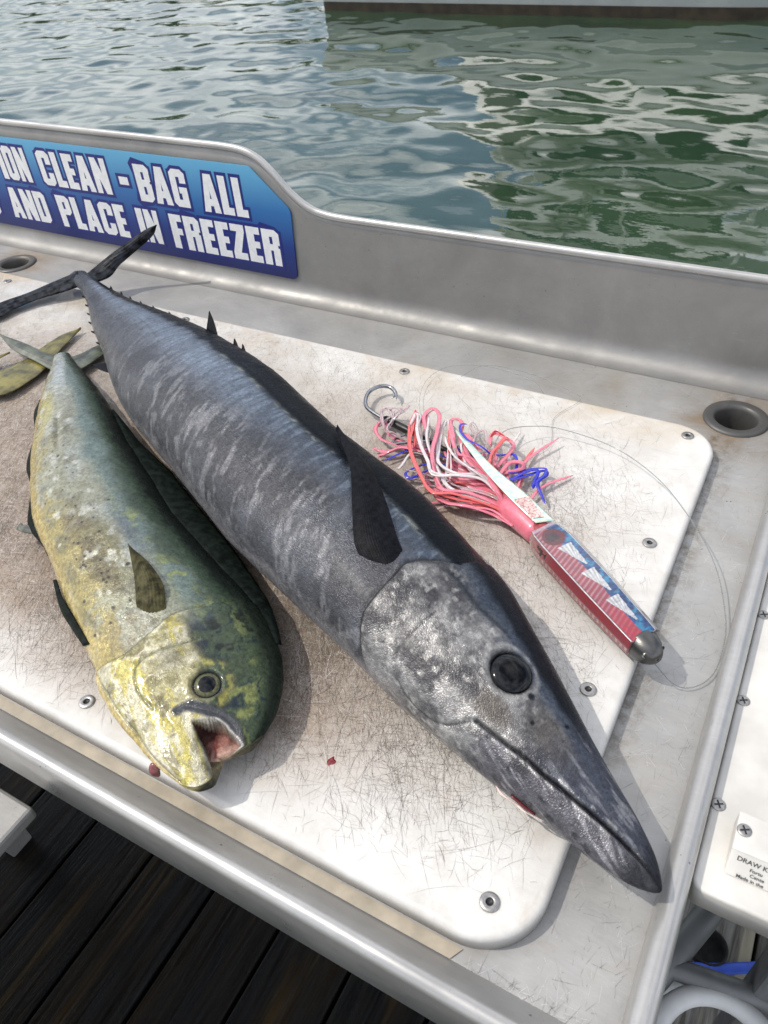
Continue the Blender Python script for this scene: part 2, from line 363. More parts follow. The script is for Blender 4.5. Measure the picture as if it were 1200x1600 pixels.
# ------------------------------------------------------------------ moored boat across the basin: its hull foot shows at the top, the rest shows mirrored
def build_boat():
    WL = -1.70; b0 = empty('moored_boat', (-8.7, 13.3, WL)); tag(b0, 'white cabin boat moored across the water at the top edge', 'boat')
    mw = simple('boat_gelcoat', (.82, .82, .79), .25, 0, .05, 3, 0, .3); mdk = simple('boat_boot_stripe', (.03, .022, .014), .5, 0, .5, 5); mgl = simple('boat_window_glass', (.012, .020, .012), .06, 0, .2, 2); mgrey = simple('boat_hull_grey', (.40, .43, .43), .3, 0, .08, 2)
    L = 11.0
    def hull(z0, z1, grow, name, mat):
        S = np.linspace(0, 1, 40); G = []
        for s in S:
            hw = 1.55 * (1 - max(0, (s - .55) / .45) ** 2.2) + .02
            x = -8.7 + s * L; yc = 13.3 + 1.6
            ring = []
            for z, f in ((z0, .93 + .03 * z0), (z1, .95 + .05 * z1)):
                w = hw * f + grow; ring.append([(x + (z * .25 if s > .8 else 0) , yc - w, WL + z), (x + (z * .25 if s > .8 else 0), yc + w, WL + z)])
            G.append([ring[0][0], ring[1][0], ring[1][1], ring[0][1]])
        return grid_mesh(name, np.array(G), mat, b0, wrap=True, caps=True, smooth=False)
    hull(-.45, .14, .0, 'boot_stripe', mdk); hull(.14, .42, .012, 'hull', mgrey); hull(.42, .98, .03, 'topside', mw)
    bevel_box('rub_rail', -8.74, -.5, 13.23, 13.29, WL + .90, WL + .97, simple('rail_rubber', (.35, .35, .34), .5), b0, .01)
    cab = bevel_box('cabin', -6.3, .2, 13.55, 15.9, WL + .98, WL + 2.55, mw, b0, .12, 3)
    for v in cab.data.vertices: v.co.y += max(0, v.co.z - WL - 1.1) * .62 * (v.co.y < 14.5)
    for x0, x1 in ((-6.0, -4.9), (-4.6, -3.1), (-2.8, -1.3), (-1.0, -.1)):
        w = bevel_box('window', x0, x1, 13.53, 13.56, WL + 1.40, WL + 2.15, mgl, cab, .01)
        for v in w.data.vertices: v.co.y += max(0, v.co.z - WL - 1.1) * .62
    bevel_box('flybridge', -5.6, -.6, 13.55, 16.0, WL + 2.55, WL + 2.95, mw, b0, .08, 3)
    bevel_box('windscreen', -4.9, -1.3, 13.6, 13.64, WL + 2.97, WL + 3.35, mgl, b0, .01)
    for x in (-5.1, -3.1, -1.1):
        for y in (13.62, 15.8): tube('pillar', [(x, y, WL + 2.9), (x + .05, y, WL + 4.15)], .045, mw, b0, 10)
    bevel_box('hardtop', -5.7, -.5, 13.4, 16.1, WL + 4.15, WL + 4.32, mw, b0, .06, 3)
    tube('outrigger', [(-3.9, 13.5, WL + 2.6), (-4.8, 13.3, WL + 7.5)], [.04, .015], simple('outrigger_pole', (.6, .6, .58), .3, .6), b0, 8)
build_boat()

# ------------------------------------------------------------------ the fish-cleaning table
XL, XR = -2.35, .031
table = empty('fish_cleaning_table', (-1.1, .6, -.95))
tag(table, 'long aluminium fish cleaning table with white cutting board and high backsplash', 'table')
DRAINS = [(-.0316, .985), (-1.482, .984)]
def build_deck():
    bm = bmesh.new(); edges = []
    def loop(pts):
        vs = [bm.verts.new((p[0], p[1], -.02)) for p in pts]
        for a, b in zip(vs, vs[1:] + vs[:1]): edges.append(bm.edges.new((a, b)))
    loop([(XL, .176), (XR, .176), (XR, 1.052), (XL, 1.052)])
    for cx, cy in DRAINS: loop([(cx + .031 * math.cos(a), cy + .031 * math.sin(a)) for a in np.linspace(0, 2 * np.pi, 40, endpoint=False)])
    bmesh.ops.triangle_fill(bm, edges=edges, use_beauty=True)
    for f in bm.faces:
        if f.normal.z < 0: f.normal_flip()
    me = bpy.data.meshes.new('deck'); bm.to_mesh(me); bm.free(); me.materials.append(M_DECK); return link('deck', me, table)
deck = build_deck()
for cx, cy in DRAINS:
    d = lathe('drain_cup', [(.0435, .0), (.0425, .0026), (.039, .0036), (.032, .0034), (.0292, .0022), (.0275, -.003), (.0268, -.02), (.0262, -.13)], M_DRAIN, table, (cx, cy, -.0198), 48)
    lathe('drain_floor', [(.0262, -.128), (.001, -.13)], M_DARK, d, (cx, cy, -.0198), 32)
# backsplash: sheet bent up out of the deck, stepped down towards the right
TOPX = np.array([-2.4, -.945, -.91, -.885, -.862, -.84, -.815, -.79, -.765, -.735, -.70, -.6, .2]); TOPZ = np.array([.232, .232, .2305, .2255, .215, .196, .171, .152, .141, .1365, .1355, .136, .137])
def topz(x): return np.interp(x, TOPX, TOPZ)
def build_splash():
    xs = np.concatenate([np.linspace(XL, -1.0, 20), np.linspace(-.98, -.65, 70), np.linspace(-.63, .05, 20)])
    k = np.exp(-np.linspace(-2, 2, 9) ** 2); k /= k.sum(); tz = topz(xs); tz[12:100] = np.convolve(np.pad(tz, 4, 'edge'), k, 'valid')[12:100]
    rows = []
    for x, T in zip(xs, tz):
        pr = [(1.048, -.0195)] + [(1.052 + .031 * math.sin(a), .011 - .031 * math.cos(a)) for a in np.linspace(0, math.pi / 2, 9)]
        pr += [(1.083 + .0012 * q, .011 + (T - .011) * q) for q in np.linspace(.12, 1, 9)]
        pr += [(1.0882, T), (1.0882, -.03)]
        rows.append([(x, y, z) for y, z in pr])
    grid_mesh('backsplash', np.array(rows), M_SPLASH, table)
    P = np.stack([xs, np.full_like(xs, 1.086), tz + .0005], -1); P = P[np.concatenate([[True], np.linalg.norm(np.diff(P, axis=0), axis=1) > 1e-5])]
    tube('rolled_top_edge', P, .0062, M_RIM, table, 12)
build_splash()
def extrude(name, prof, axis, a, b, mat, n=24):
    t = np.linspace(a, b, n); pr = np.asarray(prof)
    G = np.array([[(u, p[0], p[1]) if axis == 'x' else (p[0], u, p[1]) for p in pr] for u in t])
    return grid_mesh(name, G, mat, table)
arc = lambda cx, cz, r, a0, a1, n: [(cx + r * math.cos(a), cz + r * math.sin(a)) for a in np.radians(np.linspace(a0, a1, n))]
extrude('front_rim', [(.1885, -.0203), (.1830, -.0160), (.1765, -.0095), (.1705, -.0035)] + arc(.1632, -.0075, .0080, 35, 180, 12) + [(.1552, -.020), (.1556, -.064), (.159, -.067), (.166, -.067), (.166, -.03)], 'x', XL, .050, M_RIM)
extrude('end_rim', [(.0305, -.0202), (.0312, -.008)] + arc(.0408, .001, .0096, 170, 10, 14) + [(.0504, -.004), (.0504, -.062), (.044, -.066)], 'y', .158, 1.085, M_RIM)
mtan = simple('dried_fish_slime', (.36, .315, .245), .38, 0, .16, 45, .15)
mk('gutter_residue', [(XL, .1880, -.0186), (-.094, .1880, -.0186), (-.088, .1985, -.0186), (XL, .1985, -.0186)], [(0, 1, 2, 3)], mtan, table, False)
for lx in (-2.25, -1.15, -.06):
    for ly in (.24, .98): bevel_box('leg', lx - .025, lx + .025, ly - .025, ly + .025, -.95, -.07, M_SPLASH, table, .004)
bevel_box('underside_frame', XL + .02, .02, .2, .225, -.075, -.025, M_SPLASH, table, .003)

# cutting board with rounded corners and softened edge
def rrect(x0, x1, y0, y1, r, n=14):
    P = []
    for cx, cy, a0 in ((x1 - r, y0 + r, -90), (x1 - r, y1 - r, 0), (x0 + r, y1 - r, 90), (x0 + r, y0 + r, 180)):
        P += [(cx + r * math.cos(a), cy + r * math.sin(a)) for a in np.radians(np.linspace(a0, a0 + 90, n))]
    return np.array(P)
def slab(name, x0, x1, y0, y1, r, z0, z1, mat, parent, bev=.005):
    lay = [(0, z0), (0, z1 - bev)] + [(bev * (1 - math.cos(a)), z1 - bev + bev * math.sin(a)) for a in np.linspace(.25, math.pi / 2, 5)]
    G = np.array([np.concatenate([rrect(x0 + i, x1 - i, y0 + i, y1 - i, max(r - i, .002)), np.full((56, 1), z)], 1) for i, z in lay])
    o = grid_mesh(name, G, mat, parent, wrap=True)
    n = len(lay) * 56; bm = bmesh.new(); bm.from_mesh(o.data); bm.verts.ensure_lookup_table()
    bm.faces.new([bm.verts[n - 56 + i] for i in range(56)]); bm.faces.new([bm.verts[55 - i] for i in range(56)])
    bm.to_mesh(o.data); bm.free(); return o
board = slab('cutting_board', -2.2, -.0415, .2005, .9175, .056, -.0198, 0.0, M_BOARD, table, .006)
tag(board, 'scarred white plastic cutting board, brown with knife cuts')
def hex_screw(loc, parent, R=.0078):
    return lathe('screw', [(R, -.001), (R, .0014), (R * .93, .0019), (R * .46, .0019), (R * .40, .0016), (R * .36, .0005), (.0002, .0004)], [M_STEEL, M_DARK], parent, loc, 24, [0, 0, 0, 0, 1, 1])
for x, y in [(-.0795, .8915), (-.4975, .8897), (-.934, .894), (-1.383, .8867), (-.0725, .672), (-.0735, .4525), (-.0808, .2322), (-.5031, .2267), (-.93, .228), (-1.37, .228)]:
    hex_screw((x, y, 0), board)
# thousands of knife cuts, thicker where the fish are filleted
def knife_cuts():
    n = 480000; r = np.random.default_rng(11)
    x = r.uniform(-1.5, -.055, n); y = r.uniform(.209, .908, n)
    dens = np.clip((-.05 - x) / .24, .035, 1) * np.clip((y - .215) / .14, .05, 1) * np.where(y < .56, 1, np.clip(1 - (y - .56) / .26, .09, 1)) * (.40 + .60 * sst(.36, .60, fbm(x * 7, y * 7, 0, 4, 4)))
    k = r.random(n) < dens * .95; x, y = x[k], y[k]; n = len(x)
    L = np.minimum(.07, .005 + r.exponential(.0125, n)) * np.where(r.random(n) < .006, 3.0, 1)
    g = r.random(n); an = np.where(g < .60, r.normal(-1.05, .36, n), np.where(g < .85, r.normal(.40, .35, n), r.uniform(0, 6.28, n)))
    w = r.uniform(.00003, .00008, n) * np.where(r.random(n) < .04, 2.0, 1); cv = r.normal(0, .05, n) * L; dx, dy = np.cos(an), np.sin(an)
    V = np.zeros((n, 8, 3)); V[..., 2] = .00022
    for i, (q, ww) in enumerate(((-.5, .15), (-.15, 1), (.2, .9), (.5, .1))):
        c = cv * (1 - 4 * q * q); px, py = x + dx * L * q - dy * c, y + dy * L * q + dx * c
        V[:, 2 * i, 0], V[:, 2 * i, 1] = px - dy * w * ww, py + dx * w * ww; V[:, 2 * i + 1, 0], V[:, 2 * i + 1, 1] = px + dy * w * ww, py - dx * w * ww
    ok = ((V[..., 0] < -.052) & (V[..., 1] > .2075) & (V[..., 1] < .910)).all(1); V = V[ok]; n = len(V)
    V[..., 2] += r.random(n)[:, None] * .00006
    F = (np.arange(n)[:, None, None] * 8 + np.array([(0, 1, 3, 2), (2, 3, 5, 4), (4, 5, 7, 6)])[None]).reshape(-1, 4)
    mi = np.where(r.random(n) < .18, 2, np.where(r.random(n) < .4, 1, 0))
    o = mk('knife_cuts', V.reshape(-1, 3), F, [simple('cut_brown', (.075, .048, .030), .8), simple('cut_grey', (.13, .105, .085), .8), simple('cut_pale', (.74, .72, .69), .6)], board, False, np.repeat(mi, 3)); tag(o, kind='stuff')
knife_cuts()
def deck_marks():
    r = np.random.default_rng(23); n = 1300; x = np.where(r.random(n) < .6, r.uniform(-.035, .028, n), r.uniform(-1.2, .028, n)); y = np.where(x > -.036, r.uniform(.185, .93, n), r.uniform(.925, 1.045, n))
    fr = r.random(n) < .15; x = np.where(fr, r.uniform(-.085, .028, n), x); y = np.where(fr, r.uniform(.182, .197, n), y)
    L = .002 + r.exponential(.007, n); an = r.normal(1.2, .8, n); w = r.uniform(.00004, .00010, n); dx, dy = np.cos(an), np.sin(an)
    V = np.zeros((n, 4, 3)); V[..., 2] = -.0196
    for i, (q, e) in enumerate(((-.5, -1), (-.5, 1), (.5, .3), (.5, -.3))): V[:, i, 0] = x + dx * L * q - dy * w * e; V[:, i, 1] = y + dy * L * q + dx * w * e
    ok = ((V[..., 0] < .029) & (V[..., 1] > .181) & (V[..., 1] < 1.048)).all(1)
    for cx, cy in DRAINS: ok &= (np.hypot(V[..., 0] - cx, V[..., 1] - cy) > .046).all(1)
    V = V[ok]; n = len(V); mi = (r.random(n) < .45).astype(int)
    o = mk('deck_scratches', V.reshape(-1, 3), np.arange(n * 4).reshape(-1, 4), [simple('scratch_dark', (.10, .09, .075), .7), simple('scratch_bright', (.72, .72, .71), .35)], deck, False, mi); tag(o, kind='stuff')
deck_marks()
# sign with the printed notice
SY = 1.0805
def build_sign():
    m, t, b = new_mat('sign_print'); g = NG(t); v = g.obj(); x, y, z = g.sep(v)
    f = g.mapr(g.math('ADD', z, g.math('MULTIPLY', g.noise(v, 14, 3), .012)), .018, .212, 0, 1)
    nd = g.n('ShaderNodeValToRGB'); e = nd.color_ramp.elements; e[0].position = 0; e[0].color = srgb(13, 26, 88); e[1].position = 1; e[1].color = srgb(98, 168, 206)
    for p, c in ((.30, srgb(20, 50, 120)), (.62, srgb(46, 104, 164))): q = e.new(p); q.color = c
    t.links.new(f, nd.inputs[0]); wearf = g.mapr(g.noise(g.map(v, (30, 1, 90), rot=(0, .6, 0)), 3, 4, .7), .70, .74, 0, .8)
    t.links.new(g.mix(wearf, nd.outputs[0], (.10, .12, .14, 1)), b.inputs['Base Color']); b.inputs['Roughness'].default_value = .42
    cor = lambda cx, cz, r, a0, a1, n=6: [(cx + r * math.cos(a), cz + r * math.sin(a)) for a in np.radians(np.linspace(a0, a1, n))]
    O = [(-2.0, .0165)] + cor(-.829, .0235, .012, -88, 0) + [(-.8125, .130)] + cor(-.826, .134, .0135, 0, 42, 4) + cor(-.892, .193, .0125, 42, 90, 4) + [(-2.0, .2035)]
    n = len(O); V = [(a, SY, c) for a, c in O] + [(a, SY + .0022, c) for a, c in O]
    F = [tuple(range(n))] + [(i, (i + 1) % n, (i + 1) % n + n, i + n)[::-1] for i in range(n)]
    sign = mk('sign', V, F, m, table, False); tag(sign, 'blue sign with white block lettering on the backsplash')
    st = .26; R4 = lambda a, c, d, e_: [(a, c), (d, c), (d, e_), (a, e_)]
    cap = lambda w, lo=True, ro=True: [(0, .80), (w, .80), (w, .90 if ro else 1), (w - (.13 if ro else 0), 1), (.13 if lo else 0, 1), (0, .90 if lo else 1)]
    bot = lambda w, lo=True, ro=True: [(a, 1 - c) for a, c in cap(w, lo, ro)][::-1]
    def glyph(ch):
        if ch == 'I': return .29, [R4(0, 0, .29, 1)]
        if ch == '-': return .36, [R4(.03, .36, .33, .58)]
        if ch == 'E': w = .46; return w, [R4(0, 0, st, 1), R4(0, .8, w, 1), R4(0, .41, w * .94, .6), R4(0, 0, w, .2)]
        if ch == 'F': w = .45; return w, [R4(0, 0, st, 1), R4(0, .8, w, 1), R4(0, .41, w * .94, .6)]
        if ch == 'L': w = .44; return w, [R4(0, 0, st, 1), R4(0, 0, w, .2)]
        if ch == 'N': w = .62; return w, [R4(0, 0, .22, 1), R4(w - .22, 0, w, 1), [(0, 1), (w - .24, 0), (w, 0), (.24, 1)]]
        if ch == 'A': w = .64; return w, [[(0, 0), (.24, 0), (w * .5 + .06, 1), (w * .28, 1)], [(w - .24, 0), (w, 0), (w * .72, 1), (w * .5 - .06, 1)], R4(.17, .17, w - .17, .36)]
        if ch == 'Z': w = .48; return w, [R4(0, .8, w, 1), R4(0, 0, w, .2), [(0, .2), (.27, .2), (w, .8), (w - .27, .8)]]
        w = .58; LS = R4(0, .1, st - .03, .9); RS = R4(w - st + .03, .1, w, .9)
        if ch == 'O': return w, [cap(w), bot(w), LS, RS]
        if ch == 'D': return w, [cap(w, False), bot(w, False), R4(0, 0, st - .02, 1), RS]
        if ch == 'C': return w, [cap(w), bot(w), LS, R4(w - .23, .62, w, .9), R4(w - .23, .1, w, .38)]
        if ch == 'G': return w, [cap(w), bot(w), LS, R4(w - .23, .64, w, .9), R4(w - .23, 0, w, .54), R4(w * .48, .37, w, .54)]
        if ch == 'S': return w, [cap(w), bot(w), R4(0, .5, .23, .9), R4(w - .23, .1, w, .5), R4(w - .23, .68, w, .9), R4(0, .1, .23, .32), [(0, .52), (w - .2, .36), (w, .48), (.2, .64)]]
        P = [cap(w, False), R4(0, 0, st - .01, 1), R4(w - .23, .5, w, .9), [(0, .40), (w - .12, .40), (w, .5), (w, .58), (0, .58)]]
        if ch == 'P': return w, P
        if ch == 'R': return w, [cap(w, False), R4(0, 0, st - .01, 1), R4(w - .23, .58, w, .9), R4(0, .42, w - .06, .6), R4(w - .24, 0, w - .01, .5)]
        if ch == 'B': return w, [cap(w, False), bot(w, False), R4(0, 0, st - .01, 1), R4(w - .23, .56, w - .01, .9), R4(w - .23, .1, w, .5), R4(0, .41, w - .05, .60)]
    def inflate(P, d):
        n = len(P); o = []
        for i in range(n):
            (ax, ay), (bx, by), (cx, cy) = P[i - 1], P[i], P[(i + 1) % n]
            n1 = np.array([by - ay, ax - bx]); n2 = np.array([cy - by, bx - cx]); n1 = n1 / (np.linalg.norm(n1) + 1e-9); n2 = n2 / (np.linalg.norm(n2) + 1e-9)
            q = n1 + n2; q = q / max(.35, (q @ q)) * 2; o.append((bx + q[0] * d, by + q[1] * d))
        return o
    mw = simple('sign_white_letter', srgb(222, 224, 226), .45, 0, .06, 120); mn = simple('sign_navy_outline', srgb(22, 34, 112), .45, 0, .06, 120)
    WORDS = [('ION', -1.546, -1.459, .1195, .1875), ('CLEAN', -1.424, -1.2345, .1195, .1870), ('-', -1.209, -1.181, .1185, .1860), ('BAG', -1.1615, -1.0385, .1165, .1850), ('ALL', -1.0045, -.9045, .1150, .1835),
             ('S', -1.638, -1.602, .0365, .1015), ('AND', -1.5605, -1.4425, .0365, .1015), ('PLACE', -1.4085, -1.2185, .0355, .1010), ('IN', -1.187, -1.1315, .0345, .1005), ('FREEZER', -1.1015, -.8460, .0330, .0995)]
    for word, x0, x1, z0, z1 in WORDS:
        pen = 0; G = []
        for ch in word:
            w, P = glyph(ch); G.append((pen, P)); pen += w + .075
        tot = pen - .075; sx = (x1 - x0) / tot; sz = z1 - z0
        V = []; F = []; fm = []
        for q, (d, mi, y0) in enumerate(((.085, 0, SY - .0003), (0, 1, SY - .0006))):
            for gi, (px, polys) in enumerate(G):
                for pi, P in enumerate(polys):
                    a = sum(P[i][0] * P[(i + 1) % len(P)][1] - P[(i + 1) % len(P)][0] * P[i][1] for i in range(len(P)))
                    P = P if a > 0 else P[::-1]
                    if d: P = inflate(P, d)
                    k = len(V); V += [(x0 + (px + u) * sx, y0 - pi * .00003 - (gi % 2) * .00001, z0 + w_ * sz) for u, w_ in P]; F.append(tuple(range(k, k + len(P)))); fm.append(mi)
        mk('lettering', V, F, [mn, mw], sign, False, fm)
build_sign()

# ------------------------------------------------------------------ neighbouring station with a second board, bracket block and legs
side = empty('side_station', (.3, .6, -.95)); tag(side, 'white topped side station with grey legs beyond the rounded rail', 'table')
mw2 = simple('side_board_plastic', (.60, .585, .555), .5, 0, .14, 16, .12)
sb = slab('side_board', .0515, .75, .3185, 1.08, .010, -.036, -.010, mw2, side, .003)
def phillips(loc, parent, R=.0060):
    s = lathe('screw', [(R, -.001), (R, .0005), (R * .9, .0009), (R * .5, .0011), (.0001, .0012)], M_STEEL, parent, loc, 20)
    V = []; F = []
    for a in (.5, .5 + math.pi / 2):
        c, d = math.cos(a), math.sin(a); k = len(V)
        V += [(loc[0] + c * u - d * w, loc[1] + d * u + c * w, loc[2] + .0014 + k * .00001) for u, w in ((-.0037, -.0007), (.0037, -.0007), (.0037, .0007), (-.0037, .0007))]; F.append((k, k + 1, k + 2, k + 3))
    mk('cross_slot', V, F, M_DARK, s, False)
for y in (.392, .5065, .6225, .738): phillips((.0572, y + .004, -.010), sb)
blk = bevel_box('bracket_block', .0715, .24, .352, .3865, -.010, .010, mw2, side, .0015)
bv = blk.data.vertices
for v in bv:
    if v.co.y < .36 and v.co.z < 0: v.co.y -= .012
phillips((.0775, .3705, .010), blk, .0056)
def block_text(txt, x, z0, size):
    cu = bpy.data.curves.new('print', 'FONT'); cu.body = txt; cu.size = size; cu.offset = .00006
    o = bpy.data.objects.new('print', cu); COL.objects.link(o); dg = bpy.context.evaluated_depsgraph_get(); me = bpy.data.meshes.new_from_object(o.evaluated_get(dg)); bpy.data.objects.remove(o)
    me.materials.append(simple('print_ink', (.06, .06, .065), .6)); t = link('printed_text', me, blk)
    # lies on the sloping front of the block
    a = Vector((1, 0, 0)); up = Vector((0, .010, .018)).normalized(); nrm = a.cross(up)
    p = Vector((x, .352 - .0118 * (.008 - z0) / .0165, z0)) + nrm * .0006
    t.matrix_basis = Matrix(((a.x, up.x, nrm.x, p.x), (a.y, up.y, nrm.y, p.y), (a.z, up.z, nrm.z, p.z), (0, 0, 0, 1)))
for txt, x, z, s in (('DRAW KN', .0770, .0030, .0056), ('Fortu', .0878, -.0012, .0042), ('Cente', .0890, -.0046, .0042), ('Made in the', .0800, -.0080, .0042)): block_text(txt, x, z, s)
mleg = simple('grey_painted_leg', (.17, .175, .18), .45, .2, .12, 20)
tube('brace', [(.150, .60, -.42), (.085, .44, -.46), (.045, .345, -.485)], .0165, mleg, side, 16)
tube('lower_rail', [(.02, .425, -.46), (.10, .437, -.46), (.33, .47, -.46)], .0135, mleg, side, 16)
for lx, ly in ((.205, .47), (.205, 1.0), (.70, .40), (.70, 1.0)): bevel_box('leg', lx - .026, lx + .026, ly - .026, ly + .026, -.95, -.04, mleg, side, .006)
# hose, strap and floor bits below
mh = simple('white_hose_plastic', (.66, .67, .68), .4, 0, .06, 30, 0, .2)
hose = empty('coiled_hose', (.16, .40, -.6)); tag(hose, 'thick white hose coiled beneath the side station', 'hose')
def coil(cx, cy, r, z, tl, a0, a1): return [(cx + r * math.cos(a), cy + r * math.sin(a), z + tl * math.sin(a)) for a in np.linspace(a0, a1, 48)]
tube('hose_loop', coil(.160, .345, .112, -.52, .01, -1.2, 4.9), .0105, mh, hose, 14)
tube('hose_loop', coil(.160, .362, .070, -.475, .01, -1.0, 4.6), .0125, mh, hose, 14)
strap = tube('blue_strap', spline([(.02, .60, -.93), (.11, .62, -.925), (.20, .66, -.93), (.30, .72, -.935)], 30), .010, simple('blue_webbing', (.012, .06, .42), .5), None, 10, .25); tag(strap, 'blue strap lying on the grey planks under the side station', 'strap')
hole = lathe('rubber_bucket', [(.033, .0), (.034, .02), (.030, .021), (.028, .004), (.0005, .003)], simple('black_rubber', (.006, .006, .006), .9), None, (.178, .69, -.947), 28); tag(hole, 'small black rubber cup on the planks under the side station', 'cup')
# pale bench at the left: corner in view, unseen rest added to shade planks
bench = empty('shade_bench', (-1.2, -.1, -.95)); tag(bench, 'pale grey bench board showing at the left edge, its unseen part added to shade the planks', 'bench')
bevel_box('shade_bench_board', -2.4, -.556, -.75, .148, -.138, -.12, mat_metal('bench_sheet', .30, .5, .9, .3), bench, .004)
for lx in (-2.3, -1.75):
    for ly in (-.68, .08): bevel_box('leg', lx - .02, lx + .02, ly - .02, ly + .02, -.95, -.15, mleg, bench, .004)

# ------------------------------------------------------------------ fish: lofted bodies, dented and coloured by noise
def mat_skin(name, rough=.30, metal=.25, coat=.35, scale=900, bstr=.35, spec=.3, var=.45, crough=.09):
    m, t, b = new_mat(name); g = NG(t); v = g.obj()
    a = g.n('ShaderNodeVertexColor'); a.layer_name = 'Col'
    vo = g.n('ShaderNodeTexVoronoi'); t.links.new(v, vo.inputs['Vector']); vo.inputs['Scale'].default_value = scale
    n = g.noise(v, 260, 4, .7); n2 = g.noise(v, 60, 4, .65)
    fd = g.noise(v, 150, 7, .72, .3)
    mul = g.ramp(fd, .32, .68, (1 - var, 1 - var, 1 - var, 1), (1 + var, 1 + var, 1 + var, 1)); col = g.mix(1.0, a.outputs['Color'], mul, 'MULTIPLY')
    sp = g.mapr(g.noise(v, 800, 2, .6), .63, .74, 0, .9); col = g.mix(g.math('MULTIPLY', sp, .22), col, g.mix(1.0, col, (2.6, 2.6, 2.6, 1), 'MULTIPLY'))
    vc = g.n('ShaderNodeTexVoronoi'); t.links.new(g.map(v, (1, 1, 1)), vc.inputs['Vector']); vc.inputs['Scale'].default_value = 420
    cell = g.sep(vc.outputs['Color'])[0]; cm = g.ramp(cell, 0, 1, (.78, .78, .78, 1), (1.25, 1.25, 1.25, 1)); col = g.mix(.9, col, g.mix(1.0, col, cm, 'MULTIPLY'))
    t.links.new(col, b.inputs['Base Color'])
    t.links.new(g.math('MULTIPLY', a.outputs['Alpha'], metal), b.inputs['Metallic'])
    t.links.new(g.mapr(n2, .3, .7, rough * .65, rough * 1.45), b.inputs['Roughness'])
    t.links.new(g.mapr(a.outputs['Alpha'], 0, .6, spec * .25, spec), b.inputs['Specular IOR Level']); t.links.new(g.mapr(a.outputs['Alpha'], 0, .6, 0, coat), b.inputs['Coat Weight']); b.inputs['Coat Roughness'].default_value = crough; b.inputs['Coat IOR'].default_value = 1.4
    h = g.math('ADD', g.math('MULTIPLY', vo.outputs['Distance'], .5), g.math('ADD', g.math('MULTIPLY', n, .8), n2))
    bo = g.bump(h, bstr, .0012); t.links.new(bo, b.inputs['Normal']); t.links.new(g.bump(n2, .3, .0015), b.inputs['Coat Normal'])
    return m
def smooth1(y, k):
    w = np.exp(-np.linspace(-2, 2, 2 * k + 1) ** 2); w /= w.sum(); yp = np.concatenate([2 * y[0] - y[k:0:-1], y, 2 * y[-1] - y[-2:-k - 2:-1]]); return np.convolve(yp, w, 'valid')
class Loft:
    def __init__(s, A, e, S, t0, a, b, l, ns, ntop, nbot, k):
        s.A = np.array(A); s.e = np.array(e); s.n = np.array([-e[1], e[0]]); s.L = S[-1]; s.S = np.array(S)
        s.q = np.linspace(0, 1, ns); f = lambda y: smooth1(np.interp(s.q * s.L, S, y), k)
        s.t0, s.a, s.b, s.l = f(t0), np.maximum(f(a), .003), np.maximum(f(b), .002), f(l)
        s.th = np.radians(np.concatenate([np.linspace(-25, 205, ntop), np.linspace(205, 335, nbot + 2)[1:-1]]))
        s.Q, s.TH = np.meshgrid(s.q, s.th, indexing='ij'); s.Sm = s.Q * s.L
        s.U = s.a[:, None] * (np.pi / 2 - s.TH)           # arc coordinate, dorsal positive
    def ev(s, y, q): return np.interp(q, s.q, y)
    def world(s, sm, t, z): return np.stack([s.A[0] + sm * s.e[0] + t * s.n[0], s.A[1] + sm * s.e[1] + t * s.n[1], z], -1)
    def pt(s, q, deg, off=0.0):
        th = np.radians(deg); a, b = s.ev(s.a, q), s.ev(s.b, q); nx, nz = math.cos(th) / a, math.sin(th) / b; h = math.hypot(nx, nz)
        return s.world(q * s.L, s.ev(s.t0, q) + a * math.cos(th) + off * nx / h, s.ev(s.l, q) + b * (1 + math.sin(th)) + off * nz / h)
    def nrm(s, q, deg):
        d = s.pt(q + .004, deg) - s.pt(q - .004, deg); e = s.pt(q, deg + 2) - s.pt(q, deg - 2); v = np.cross(d, e); v /= np.linalg.norm(v)
        if v @ (s.pt(q, deg, .01) - s.pt(q, deg)) < 0: v = -v
        return Vector(v)
    def curve(s, pts): return [(q * s.L, s.ev(s.a, q) * (np.pi / 2 - np.radians(d))) for q, d in spline(pts, len(pts) * 6)]
def eyeball(name, loc, nrm, R, parent, rings, h=.55, bulge=None):
    """flattened eye dome; rings = [(radius fraction, material)] from pupil outwards"""
    z = nrm.normalized(); x = z.orthogonal().normalized(); y = z.cross(x); prof = np.linspace(0, 1, 22); k = 40
    V = [tuple(Vector(loc) + z * R * h)]; 
    for p in prof[1:]:
        hh = h * math.sqrt(max(0, 1 - p * p)) if p < 1 else -.15
        V += [tuple(Vector(loc) + (x * math.cos(a) + y * math.sin(a)) * R * p + z * R * hh) for a in np.linspace(0, 2 * np.pi, k, endpoint=False)]
    F = [(0, 1 + i, 1 + (i + 1) % k) for i in range(k)]; fm = [0] * k
    for r in range(1, len(prof) - 1):
        mi = next(i for i, (f, _) in enumerate(rings) if prof[r] < f or i == len(rings) - 1)
        for i in range(k): F.append((1 + (r - 1) * k + i, 1 + r * k + i, 1 + r * k + (i + 1) % k, 1 + (r - 1) * k + (i + 1) % k)); fm.append(mi)
    return mk(name, V, F, [m for _, m in rings], parent, True, fm)

